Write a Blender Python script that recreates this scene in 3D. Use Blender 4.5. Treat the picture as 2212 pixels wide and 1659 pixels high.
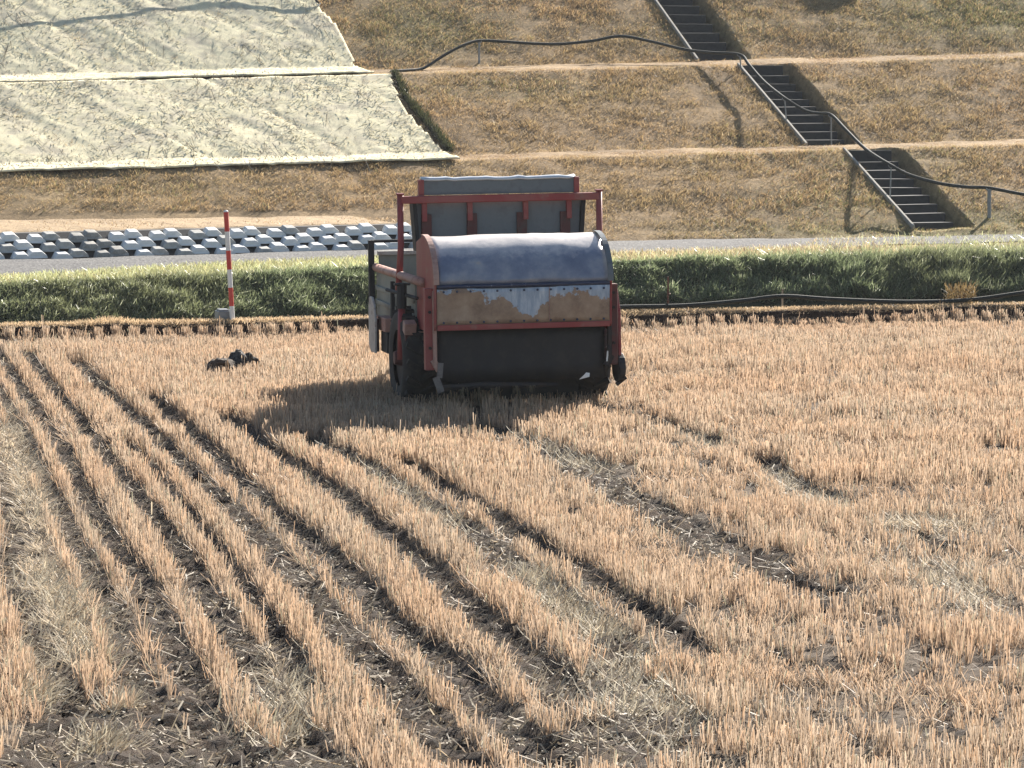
import bpy, math, random
import numpy as np
from mathutils import Vector, Matrix

for _o in list(bpy.data.objects):
    bpy.data.objects.remove(_o)
scene = bpy.context.scene
COL = scene.collection
random.seed(7)
RNG = np.random.default_rng(11)

# ------------------------------------------------------------------ camera
PW, PH = 2212.0, 1659.0          # pixel frame in which the photograph was measured
FPX = 7980.0                     # focal length in those pixels
HOR = 100.0                      # row of the horizon
CAM_H = 2.857
PITCH = math.atan((PH / 2 - HOR) / FPX)
cam_data = bpy.data.cameras.new('camera')
cam_data.sensor_fit = 'HORIZONTAL'
cam_data.sensor_width = 36.0
cam_data.lens = 36.0 * FPX / PW
cam_data.clip_start = 0.1
cam_data.clip_end = 3000.0
cam = bpy.data.objects.new('camera', cam_data)
COL.objects.link(cam)
cam.location = (0, 0, CAM_H)
cam.rotation_euler = (math.pi / 2 - PITCH, 0, 0)
scene.camera = cam

# ------------------------------------------------------------------ sky, sun, exposure
SUN = Vector((0.86, 1.68, 1.0)).normalized()
SUN_EL = math.asin(SUN.z)
SUN_AZ = math.atan2(SUN.x, SUN.y)
world = bpy.data.worlds.new('World')
scene.world = world
world.use_nodes = True
wn = world.node_tree.nodes
sky_node = wn.new('ShaderNodeTexSky')
sky_node.sky_type = 'NISHITA'
sky_node.sun_disc = False
sky_node.sun_elevation = SUN_EL
sky_node.sun_rotation = SUN_AZ
world.node_tree.links.new(sky_node.outputs[0], wn['Background'].inputs[0])
wn['Background'].inputs[1].default_value = 0.05
sun_data = bpy.data.lights.new('sun', 'SUN')
sun_data.energy = 5.0
sun_data.angle = math.radians(0.53)
sun_data.color = (1.0, 0.93, 0.83)
sun = bpy.data.objects.new('sun', sun_data)
COL.objects.link(sun)
sun.rotation_euler = (-SUN).to_track_quat('-Z', 'Y').to_euler()
sun.location = (30, 60, 40)
scene.view_settings.view_transform = 'Standard'
scene.view_settings.look = 'None'
scene.view_settings.gamma = 1.0
scene.view_settings.use_curve_mapping = False
scene.view_settings.exposure = 1.66
scene.cycles.max_bounces = 5
scene.cycles.diffuse_bounces = 2
scene.cycles.transparent_max_bounces = 4

# ------------------------------------------------------------------ pixel -> place
CP, SP = math.cos(PITCH), math.sin(PITCH)

def ray(px, py):
    x = (np.asarray(px, float) - PW / 2) / FPX
    y = -(np.asarray(py, float) - PH / 2) / FPX
    # camera axes: right (1,0,0), up (0,SP,CP), forward (0,CP,-SP)
    return np.stack([x, CP + y * SP, -SP + y * CP], -1)

def on_z(px, py, z=0.0):
    d = ray(px, py)
    t = (z - CAM_H) / d[..., 2]
    p = d * t[..., None]
    p[..., 2] += CAM_H
    return p

def on_y(px, py, Y):
    d = ray(px, py)
    p = d * (Y / d[..., 1])[..., None]
    p[..., 2] += CAM_H
    return p

def on_line(px, py, P0, n, o):
    """meet of the pixel's ray with the upright plane dot(P-P0, n) = o"""
    d = ray(px, py)
    t = (o + P0[0] * n[0] + P0[1] * n[1]) / (d[..., 0] * n[0] + d[..., 1] * n[1])
    p = d * t[..., None]
    p[..., 2] += CAM_H
    return p

def project(P):
    P = np.asarray(P, float)
    x, y, z = P[..., 0], P[..., 1], P[..., 2] - CAM_H
    fw = y * CP - z * SP
    up = y * SP + z * CP
    return PW / 2 + FPX * x / fw, PH / 2 - FPX * up / fw

# ------------------------------------------------------------------ helpers
def smooth(t):
    t = np.clip(t, 0, 1)
    return t * t * (3 - 2 * t)

_LAT = np.random.default_rng(5).random((256, 256))

def vnoise(x, y, s=1.0, seed=0):
    x = np.asarray(x) / s + seed * 17.31
    y = np.asarray(y) / s + seed * 9.73
    xi, yi = np.floor(x).astype(int), np.floor(y).astype(int)
    fx, fy = x - xi, y - yi
    fx, fy = fx * fx * (3 - 2 * fx), fy * fy * (3 - 2 * fy)
    a = _LAT[xi & 255, yi & 255]; b = _LAT[(xi + 1) & 255, yi & 255]
    c = _LAT[xi & 255, (yi + 1) & 255]; d = _LAT[(xi + 1) & 255, (yi + 1) & 255]
    return (a * (1 - fx) + b * fx) * (1 - fy) + (c * (1 - fx) + d * fx) * fy

def inside(poly, x, y):
    poly = np.asarray(poly, float)
    r = np.zeros(np.shape(x), bool)
    j = len(poly) - 1
    for i in range(len(poly)):
        xi, yi = poly[i]; xj, yj = poly[j]
        if yi != yj:
            r ^= ((yi > y) != (yj > y)) & (x < (xj - xi) * (y - yi) / (yj - yi) + xi)
        j = i
    return r

def tag(o, label=None, cat=None, group=None, kind=None):
    if label: o['label'] = label
    if cat: o['category'] = cat
    if group: o['group'] = group
    if kind: o['kind'] = kind
    return o

def empty(name, loc=(0, 0, 0), rz=0.0):
    o = bpy.data.objects.new(name, None)
    o.empty_display_size = 0.1
    COL.objects.link(o)
    o.location = loc
    o.rotation_euler = (0, 0, rz)
    return o

def link(name, me, mat=None, parent=None):
    o = bpy.data.objects.new(name, me)
    COL.objects.link(o)
    if mat is not None and not me.materials:
        me.materials.append(mat)
    if parent is not None:
        o.parent = parent
    return o

def np_mesh(name, verts, quads, colors=None, smooth_shade=False):
    me = bpy.data.meshes.new(name)
    verts = np.ascontiguousarray(verts, np.float32).reshape(-1, 3)
    quads = np.ascontiguousarray(quads, np.int32).reshape(-1, 4)
    me.vertices.add(len(verts)); me.vertices.foreach_set('co', verts.ravel())
    me.loops.add(quads.size); me.loops.foreach_set('vertex_index', quads.ravel())
    me.polygons.add(len(quads))
    me.polygons.foreach_set('loop_start', np.arange(0, quads.size, 4, dtype=np.int32))
    if smooth_shade:
        me.polygons.foreach_set('use_smooth', np.ones(len(quads), bool))
    if colors is not None:
        at = me.color_attributes.new('Col', 'FLOAT_COLOR', 'POINT')
        c = np.ones((len(verts), 4), np.float32); c[:, :3] = np.asarray(colors).reshape(-1, 3)
        at.data.foreach_set('color', c.ravel())
    me.update(calc_edges=True)
    return me

def grid_quads(nu, nv):
    a = np.arange(nu * nv).reshape(nu, nv)
    return np.stack([a[:-1, :-1], a[1:, :-1], a[1:, 1:], a[:-1, 1:]], -1).reshape(-1, 4)

def blades(name, base, height, width, lean, ang, color, mat, tip=0.35, seg=2, curve=0.6, tipcol=1.0, basecol=1.0, parent=None):
    """one mesh of flat stalks: seg quads each, leaning and bending"""
    n = len(base)
    side = np.stack([np.cos(ang), np.sin(ang), np.zeros(n)], -1) * (width / 2)[:, None]
    rows = []
    cols = []
    for k in range(seg + 1):
        f = k / seg
        c = base + np.stack([lean[:, 0] * f ** (1 + curve), lean[:, 1] * f ** (1 + curve), height * f], -1)
        w = 1 - (1 - tip) * f
        rows += [c - side * w, c + side * w]
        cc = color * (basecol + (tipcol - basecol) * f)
        cols += [cc, cc]
    V = np.stack(rows, 1)
    C = np.stack(cols, 1)
    m = 2 * (seg + 1)
    i0 = (np.arange(n) * m)[:, None]
    q = np.concatenate([np.concatenate([i0 + 2 * k, i0 + 2 * k + 1, i0 + 2 * k + 3, i0 + 2 * k + 2], 1) for k in range(seg)], 0)
    me = np_mesh(name, V, q, C)
    return link(name, me, mat, parent)

def laid(name, base, length, width, ang, tilt, color, mat, roll=None, parent=None):
    """straws lying on a surface"""
    n = len(base)
    d = np.stack([np.cos(ang) * np.cos(tilt), np.sin(ang) * np.cos(tilt), np.sin(tilt)], -1) * (length / 2)[:, None]
    r = RNG.uniform(0, .7, n) if roll is None else roll
    s = np.stack([-np.sin(ang) * np.cos(r), np.cos(ang) * np.cos(r), np.sin(r)], -1) * (width / 2)[:, None]
    c = base.copy(); c[:, 2] += np.abs(d[:, 2]) + np.abs(s[:, 2])
    V = np.stack([c - d - s, c - d + s, c + d + s * 0.8, c + d - s * 0.8], 1)
    C = np.repeat(color[:, None, :], 4, 1)
    me = np_mesh(name, V, np.arange(4 * n).reshape(-1, 4), C)
    return link(name, me, mat, parent)

class MB:
    def __init__(self):
        self.v = []; self.f = []
    def add(self, vs, fs):
        o = len(self.v)
        self.v += [tuple(p) for p in vs]
        self.f += [tuple(i + o for i in f) for f in fs]
        return self
    def box(self, c, s, M=None):
        vs = []
        for dx in (-.5, .5):
            for dy in (-.5, .5):
                for dz in (-.5, .5):
                    p = Vector((dx * s[0], dy * s[1], dz * s[2]))
                    if M is not None: p = M @ p
                    vs.append((p.x + c[0], p.y + c[1], p.z + c[2]))
        return self.add(vs, [(0, 1, 3, 2), (4, 6, 7, 5), (0, 4, 5, 1), (2, 3, 7, 6), (0, 2, 6, 4), (1, 5, 7, 3)])
    def tube(self, pts, r, n=8, caps=True):
        pts = [Vector(p) for p in pts]
        rs = r if hasattr(r, '__len__') else [r] * len(pts)
        rings = []
        up = Vector((0, 0, 1))
        t0 = (pts[1] - pts[0]).normalized()
        if abs(t0.dot(up)) > .95: up = Vector((0, 1, 0))
        for i, p in enumerate(pts):
            a = pts[max(i - 1, 0)]; b = pts[min(i + 1, len(pts) - 1)]
            t = (b - a).normalized()
            s = t.cross(up).normalized(); u = s.cross(t).normalized()
            rings.append([p + (s * math.cos(2 * math.pi * k / n) + u * math.sin(2 * math.pi * k / n)) * rs[i] for k in range(n)])
        vs = [q for R in rings for q in R]
        fs = []
        for i in range(len(pts) - 1):
            for k in range(n):
                k2 = (k + 1) % n
                fs.append((i * n + k, i * n + k2, (i + 1) * n + k2, (i + 1) * n + k))
        if caps:
            fs.append(tuple(reversed(range(n))))
            fs.append(tuple((len(pts) - 1) * n + k for k in range(n)))
        return self.add(vs, fs)
    def prism(self, prof, x0, x1):
        """profile of (y,z) points run from x0 to x1"""
        n = len(prof)
        vs = [(x0, y, z) for y, z in prof] + [(x1, y, z) for y, z in prof]
        fs = [(i, (i + 1) % n, n + (i + 1) % n, n + i) for i in range(n)]
        fs += [tuple(reversed(range(n))), tuple(range(n, 2 * n))]
        return self.add(vs, fs)
    def build(self, name, mat, parent=None, bevel=0.0, smooth_shade=False, loc=None):
        me = bpy.data.meshes.new(name)
        me.from_pydata(self.v, [], self.f)
        me.update()
        if smooth_shade:
            me.polygons.foreach_set('use_smooth', [True] * len(me.polygons))
        o = link(name, me, mat, parent)
        if loc is not None: o.location = loc
        if bevel:
            m = o.modifiers.new('bevel', 'BEVEL'); m.width = bevel; m.segments = 2; m.limit_method = 'ANGLE'
        return o

# ------------------------------------------------------------------ materials
def new_mat(name):
    m = bpy.data.materials.new(name); m.use_nodes = True
    nt = m.node_tree
    return m, nt, nt.nodes['Principled BSDF']

def N(nt, kind, **kw):
    n = nt.nodes.new('ShaderNode' + kind)
    for k, v in kw.items():
        if k.startswith('i_'):
            n.inputs[k[2:].replace('_', ' ')].default_value = v
        else:
            setattr(n, k, v)
    return n

def ramp(nt, fac, stops):
    r = nt.nodes.new('ShaderNodeValToRGB')
    el = r.color_ramp.elements
    while len(el) < len(stops): el.new(0.5)
    for e, (p, c) in zip(el, stops):
        e.position = p; e.color = (c[0], c[1], c[2], 1)
    nt.links.new(fac, r.inputs[0])
    return r

def straw_mat(name, trans=0.4, rough=0.6, spec=0.3):
    """colour from the vertices, some light coming through thin stalks"""
    m, nt, b = new_mat(name)
    at = N(nt, 'VertexColor', layer_name='Col')
    nt.links.new(at.outputs[0], b.inputs['Base Color'])
    b.inputs['Roughness'].default_value = rough
    b.inputs['Specular IOR Level'].default_value = spec
    tr = N(nt, 'BsdfTranslucent')
    nt.links.new(at.outputs[0], tr.inputs[0])
    mx = N(nt, 'MixShader'); mx.inputs[0].default_value = trans
    nt.links.new(b.outputs[0], mx.inputs[1]); nt.links.new(tr.outputs[0], mx.inputs[2])
    nt.links.new(mx.outputs[0], nt.nodes['Material Output'].inputs[0])
    return m

def vc_ground(name, noise_scale=8.0, amount=0.35, bump=0.4, bump_scale=30.0, rough=0.95, dist=0.02):
    m, nt, b = new_mat(name)
    at = N(nt, 'VertexColor', layer_name='Col')
    tc = N(nt, 'TexCoord')
    n1 = N(nt, 'TexNoise', i_Scale=noise_scale, i_Detail=8.0, i_Roughness=0.7)
    nt.links.new(tc.outputs['Object'], n1.inputs['Vector'])
    mr = N(nt, 'MapRange'); mr.inputs[1].default_value = .3; mr.inputs[2].default_value = .7
    mr.inputs[3].default_value = 1 - amount; mr.inputs[4].default_value = 1 + amount
    nt.links.new(n1.outputs[0], mr.inputs[0])
    mul = N(nt, 'VectorMath', operation='SCALE')
    nt.links.new(at.outputs[0], mul.inputs[0]); nt.links.new(mr.outputs[0], mul.inputs['Scale'])
    nt.links.new(mul.outputs[0], b.inputs['Base Color'])
    n2 = N(nt, 'TexNoise', i_Scale=bump_scale, i_Detail=6.0, i_Roughness=0.75)
    nt.links.new(tc.outputs['Object'], n2.inputs['Vector'])
    bp = N(nt, 'Bump'); bp.inputs['Strength'].default_value = bump; bp.inputs['Distance'].default_value = dist
    nt.links.new(n2.outputs[0], bp.inputs['Height']); nt.links.new(bp.outputs[0], b.inputs['Normal'])
    b.inputs['Roughness'].default_value = rough
    b.inputs['Specular IOR Level'].default_value = 0.15
    return m

def paint(name, base, worn, lo=.48, hi=.62, scale=9.0, rough=.55, metal=0.0, bump=.15, dust=None):
    m, nt, b = new_mat(name)
    tc = N(nt, 'TexCoord')
    n1 = N(nt, 'TexNoise', i_Scale=scale, i_Detail=9.0, i_Roughness=0.7)
    nt.links.new(tc.outputs['Object'], n1.inputs['Vector'])
    mid = tuple((a + c) / 2 for a, c in zip(base, worn))
    r = ramp(nt, n1.outputs[0], [(0.0, tuple(c * .75 for c in base)), (lo, base), ((lo + hi) / 2, mid), (hi, worn)])
    col = r.outputs[0]
    if dust:
        n3 = N(nt, 'TexNoise', i_Scale=3.0, i_Detail=5.0)
        nt.links.new(tc.outputs['Object'], n3.inputs['Vector'])
        r3 = ramp(nt, n3.outputs[0], [(.4, (0, 0, 0)), (.75, (.6, .6, .6))])
        mx = N(nt, 'MixRGB'); mx.inputs[2].default_value = (*dust, 1)
        nt.links.new(r3.outputs[0], mx.inputs[0]); nt.links.new(col, mx.inputs[1])
        col = mx.outputs[0]
    nt.links.new(col, b.inputs['Base Color'])
    b.inputs['Roughness'].default_value = rough
    b.inputs['Metallic'].default_value = metal
    n2 = N(nt, 'TexNoise', i_Scale=scale * 5, i_Detail=4.0)
    nt.links.new(tc.outputs['Object'], n2.inputs['Vector'])
    bp = N(nt, 'Bump'); bp.inputs['Strength'].default_value = bump; bp.inputs['Distance'].default_value = .004
    nt.links.new(n2.outputs[0], bp.inputs['Height']); nt.links.new(bp.outputs[0], b.inputs['Normal'])
    return m

M = {}
M['stubble'] = straw_mat('stubble', .42, .55, .35)
M['litter'] = straw_mat('litter', .45, .6, .2)
M['drygrass'] = straw_mat('drygrass', .40, .6, .3)
M['green'] = straw_mat('green', .45, .38, .5)
M['soil'] = vc_ground('soil', 14.0, .45, .9, 45.0, dist=.03)
M['slope'] = vc_ground('slope', 6.0, .4, .8, 18.0, dist=.05)
M['bankearth'] = vc_ground('bankearth', 6.0, .3, .8, 12.0, dist=.05)
M['red'] = paint('red', (.25, .034, .036), (.22, .10, .08), .55, .7, 7.0, .55, dust=(.27, .12, .10))
M['red_dark'] = paint('red_dark', (.10, .028, .026), (.07, .05, .045), .5, .65, 8.0, .7, dust=(.10, .07, .06))
M['pink'] = paint('pink', (.36, .20, .16), (.22, .10, .08), .5, .62, 11.0, .65, dust=(.42, .32, .27))
M['grey_green'] = paint('grey_green', (.20, .215, .195), (.13, .125, .11), .5, .7, 6.0, .6, dust=(.26, .26, .23))
M['steel_blue'] = paint('steel_blue', (.12, .14, .155), (.09, .10, .11), .5, .7, 8.0, .5)
M['lip'] = paint('lip', (.62, .64, .66), (.45, .47, .49), .5, .7, 14.0, .35, .3)
M['seam'] = paint('seam', (.035, .045, .085), (.40, .43, .50), .60, .70, 18.0, .45, .2)
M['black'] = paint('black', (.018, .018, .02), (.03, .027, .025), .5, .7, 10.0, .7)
M['dark_rust'] = paint('dark_rust', (.025, .022, .022), (.04, .028, .022), .45, .6, 10.0, .8)
M['rubber'] = paint('rubber', (.022, .021, .021), (.05, .042, .036), .5, .65, 10.0, .9, dust=(.06, .048, .04))
M['pale'] = paint('pale', (.42, .39, .36), (.25, .20, .17), .5, .65, 16.0, .7)
M['flap'] = paint('flap', (.17, .155, .145), (.10, .085, .08), .5, .65, 16.0, .8)
M['white_plastic'] = paint('white_plastic', (.78, .78, .76), (.6, .6, .57), .6, .8, 10.0, .4)
M['hose'] = paint('hose', (.020, .024, .022), (.045, .048, .045), .55, .75, 12.0, .85)
M['wood'] = paint('wood', (.28, .25, .20), (.18, .15, .11), .45, .6, 18.0, .8)
M['rust_stake'] = paint('rust_stake', (.14, .06, .035), (.08, .04, .03), .45, .6, 18.0, .8)
M['grey_post'] = paint('grey_post', (.20, .215, .225), (.13, .135, .14), .5, .7, 12.0, .5)
M['pole_red'] = paint('pole_red', (.52, .045, .035), (.42, .05, .04), .55, .75, 16.0, .45)
M['pole_white'] = paint('pole_white', (.72, .72, .70), (.58, .56, .52), .55, .75, 16.0, .45)
M['concrete'] = paint('concrete', (.42, .43, .42), (.33, .33, .32), .45, .65, 9.0, .85, bump=.4)
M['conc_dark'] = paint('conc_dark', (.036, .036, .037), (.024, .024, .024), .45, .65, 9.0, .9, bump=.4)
M['conc_edge'] = paint('conc_edge', (.30, .28, .24), (.20, .18, .15), .45, .65, 9.0, .85, bump=.4)

def hood_mat():
    m, nt, b = new_mat('hood')
    tc = N(nt, 'TexCoord')
    n1 = N(nt, 'TexNoise', i_Scale=5.0, i_Detail=8.0, i_Roughness=.65)
    nt.links.new(tc.outputs['Object'], n1.inputs['Vector'])
    r = ramp(nt, n1.outputs[0], [(.3, (.125, .15, .215)), (.5, (.185, .21, .275)), (.66, (.28, .30, .34)), (.8, (.40, .35, .30))])
    # sunlit highlight put into the colour of the dusty, worn zinc crown
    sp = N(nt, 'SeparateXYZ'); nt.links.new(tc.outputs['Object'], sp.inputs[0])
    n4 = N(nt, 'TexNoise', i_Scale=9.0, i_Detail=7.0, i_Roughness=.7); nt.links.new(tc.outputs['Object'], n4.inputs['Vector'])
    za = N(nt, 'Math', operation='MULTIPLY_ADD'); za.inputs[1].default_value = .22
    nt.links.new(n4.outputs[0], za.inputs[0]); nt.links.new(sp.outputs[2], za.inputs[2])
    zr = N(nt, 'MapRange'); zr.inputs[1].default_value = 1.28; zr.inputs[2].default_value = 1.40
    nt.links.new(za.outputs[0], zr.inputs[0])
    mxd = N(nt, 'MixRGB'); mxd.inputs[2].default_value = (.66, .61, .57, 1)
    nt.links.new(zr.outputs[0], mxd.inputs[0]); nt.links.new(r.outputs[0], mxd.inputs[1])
    nt.links.new(mxd.outputs[0], b.inputs['Base Color'])
    r2 = ramp(nt, n1.outputs[0], [(.3, (.28,) * 3), (.7, (.46,) * 3)])
    nt.links.new(r2.outputs[0], b.inputs['Roughness'])
    b.inputs['Metallic'].default_value = .2
    n2 = N(nt, 'TexNoise', i_Scale=3.5, i_Detail=4.0)
    nt.links.new(tc.outputs['Object'], n2.inputs['Vector'])
    bp = N(nt, 'Bump'); bp.inputs['Strength'].default_value = .35; bp.inputs['Distance'].default_value = .02
    nt.links.new(n2.outputs[0], bp.inputs['Height']); nt.links.new(bp.outputs[0], b.inputs['Normal'])
    return m

def peeled_mat():
    """pale blue paint worn off in a ragged edge over brown rust"""
    m, nt, b = new_mat('peeled_panel')
    tc = N(nt, 'TexCoord')
    sp = N(nt, 'SeparateXYZ'); nt.links.new(tc.outputs['Object'], sp.inputs[0])
    # ragged edge: deepest in the middle of the panel, higher towards both ends
    ax = N(nt, 'MapRange'); nt.links.new(sp.outputs[0], ax.inputs[0])
    cv = N(nt, 'FloatCurve')
    ax.inputs[1].default_value = -.72; ax.inputs[2].default_value = .72
    pts = [(0, .66), (.07, .88), (.2, .90), (.30, .62), (.40, .55), (.5, .16), (.53, .14), (.62, .50), (.75, .72), (.85, .76), (.93, .62), (1, .50)]
    c = cv.mapping.curves[0]
    c.points[0].location = pts[0]; c.points[1].location = pts[-1]
    for p in pts[1:-1]: c.points.new(*p)
    cv.mapping.update()
    nt.links.new(ax.outputs[0], cv.inputs['Value'])
    zz = N(nt, 'MapRange'); zz.inputs[1].default_value = .66; zz.inputs[2].default_value = .95
    nt.links.new(sp.outputs[2], zz.inputs[0])
    n1 = N(nt, 'TexNoise', i_Scale=16.0, i_Detail=7.0, i_Roughness=.65)
    nt.links.new(tc.outputs['Object'], n1.inputs['Vector'])
    sc = N(nt, 'Math', operation='MULTIPLY_ADD'); sc.inputs[1].default_value = 1.0; sc.inputs[2].default_value = -.5
    nt.links.new(n1.outputs[0], sc.inputs[0])
    a = N(nt, 'Math', operation='SUBTRACT'); nt.links.new(zz.outputs[0], a.inputs[0]); nt.links.new(cv.outputs[0], a.inputs[1])
    s = N(nt, 'Math', operation='ADD'); nt.links.new(a.outputs[0], s.inputs[0]); nt.links.new(sc.outputs[0], s.inputs[1])
    st = N(nt, 'MapRange'); st.inputs[1].default_value = -.02; st.inputs[2].default_value = .03
    nt.links.new(s.outputs[0], st.inputs[0])
    n2 = N(nt, 'TexNoise', i_Scale=7.0, i_Detail=8.0, i_Roughness=.7)
    mp = N(nt, 'Mapping'); mp.inputs['Scale'].default_value = (3, 1, .6)
    nt.links.new(tc.outputs['Object'], mp.inputs[0]); nt.links.new(mp.outputs[0], n2.inputs['Vector'])
    blue = ramp(nt, n2.outputs[0], [(.3, (.22, .28, .38)), (.5, (.34, .41, .50)), (.72, (.62, .66, .69))])
    n3 = N(nt, 'TexNoise', i_Scale=6.0, i_Detail=9.0, i_Roughness=.7)
    nt.links.new(tc.outputs['Object'], n3.inputs['Vector'])
    rust = ramp(nt, n3.outputs[0], [(.3, (.20, .135, .095)), (.5, (.31, .22, .155)), (.72, (.42, .32, .23))])
    mx = N(nt, 'MixRGB')
    nt.links.new(st.outputs[0], mx.inputs[0]); nt.links.new(rust.outputs[0], mx.inputs[1]); nt.links.new(blue.outputs[0], mx.inputs[2])
    nt.links.new(mx.outputs[0], b.inputs['Base Color'])
    b.inputs['Roughness'].default_value = .6
    bp = N(nt, 'Bump'); bp.inputs['Strength'].default_value = .4; bp.inputs['Distance'].default_value = .004
    nt.links.new(st.outputs[0], bp.inputs['Height']); nt.links.new(bp.outputs[0], b.inputs['Normal'])
    return m

def mat_sheet():
    m, nt, b = new_mat('straw_sheet')
    tc = N(nt, 'TexCoord')
    n1 = N(nt, 'TexNoise', i_Scale=1.3, i_Detail=10.0, i_Roughness=.72)
    nt.links.new(tc.outputs['Object'], n1.inputs['Vector'])
    r = ramp(nt, n1.outputs[0], [(.25, (.36, .32, .25)), (.40, (.55, .495, .365)), (.55, (.68, .62, .42)), (.7, (.72, .66, .47))])
    # dark stained folds and rotted threads running down the slope
    mp = N(nt, 'Mapping'); mp.inputs['Rotation'].default_value = (0, 0, math.radians(-25)); mp.inputs['Scale'].default_value = (4.5, .9, 1.6)
    nt.links.new(tc.outputs['Object'], mp.inputs[0])
    n2 = N(nt, 'TexNoise', i_Scale=1.6, i_Detail=11.0, i_Roughness=.78)
    nt.links.new(mp.outputs[0], n2.inputs['Vector'])
    r2 = ramp(nt, n2.outputs[0], [(.30, (.85,) * 3), (.42, (.32,) * 3), (.50, (0,) * 3)])
    mx = N(nt, 'MixRGB'); mx.inputs[2].default_value = (.17, .155, .125, 1)
    nt.links.new(r2.outputs[0], mx.inputs[0]); nt.links.new(r.outputs[0], mx.inputs[1])
    nt.links.new(mx.outputs[0], b.inputs['Base Color'])
    b.inputs['Roughness'].default_value = .95
    b.inputs['Specular IOR Level'].default_value = .1
    n3 = N(nt, 'TexNoise', i_Scale=9.0, i_Detail=8.0, i_Roughness=.7)
    nt.links.new(tc.outputs['Object'], n3.inputs['Vector'])
    bp = N(nt, 'Bump'); bp.inputs['Strength'].default_value = .35; bp.inputs['Distance'].default_value = .02
    nt.links.new(n3.outputs[0], bp.inputs['Height']); nt.links.new(bp.outputs[0], b.inputs['Normal'])
    return m

def gravel_mat():
    m, nt, b = new_mat('gravel')
    tc = N(nt, 'TexCoord')
    v = N(nt, 'TexVoronoi', i_Scale=22.0)
    nt.links.new(tc.outputs['Object'], v.inputs['Vector'])
    n1 = N(nt, 'TexNoise', i_Scale=2.0, i_Detail=8.0, i_Roughness=.7)
    nt.links.new(tc.outputs['Object'], n1.inputs['Vector'])
    r = ramp(nt, v.outputs['Color'], [(.1, (.05, .05, .054)), (.5, (.088, .088, .092)), (.9, (.15, .15, .15))])
    r1 = ramp(nt, n1.outputs[0], [(.35, (.75, .75, .77)), (.65, (1.15, 1.12, 1.06))])
    mx = N(nt, 'MixRGB', blend_type='MULTIPLY'); mx.inputs[0].default_value = 1
    nt.links.new(r.outputs[0], mx.inputs[1]); nt.links.new(r1.outputs[0], mx.inputs[2])
    nt.links.new(mx.outputs[0], b.inputs['Base Color'])
    bp = N(nt, 'Bump'); bp.inputs['Strength'].default_value = .9; bp.inputs['Distance'].default_value = .03
    nt.links.new(v.outputs['Distance'], bp.inputs['Height']); nt.links.new(bp.outputs[0], b.inputs['Normal'])
    b.inputs['Roughness'].default_value = .95
    return m

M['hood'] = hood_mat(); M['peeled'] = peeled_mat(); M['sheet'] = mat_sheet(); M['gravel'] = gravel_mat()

# ================================================================== FIELD
SC = PW / 4032.0
def zoomed(x0, y0, k, pts):
    return [((x0 + a * k) * SC, (y0 + b * k) * SC) for a, b in pts]
L1 = lambda p: zoomed(0, 1400, .6781, p)
L2 = lambda p: zoomed(0, 2200, .6781, p)
M1 = lambda p: zoomed(800, 1400, .7233, p)
M2 = lambda p: zoomed(1400, 2200, .6329, p)
R1 = lambda p: zoomed(2400, 1400, .7378, p)
R2 = lambda p: zoomed(2600, 2200, .6474, p)

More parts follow.
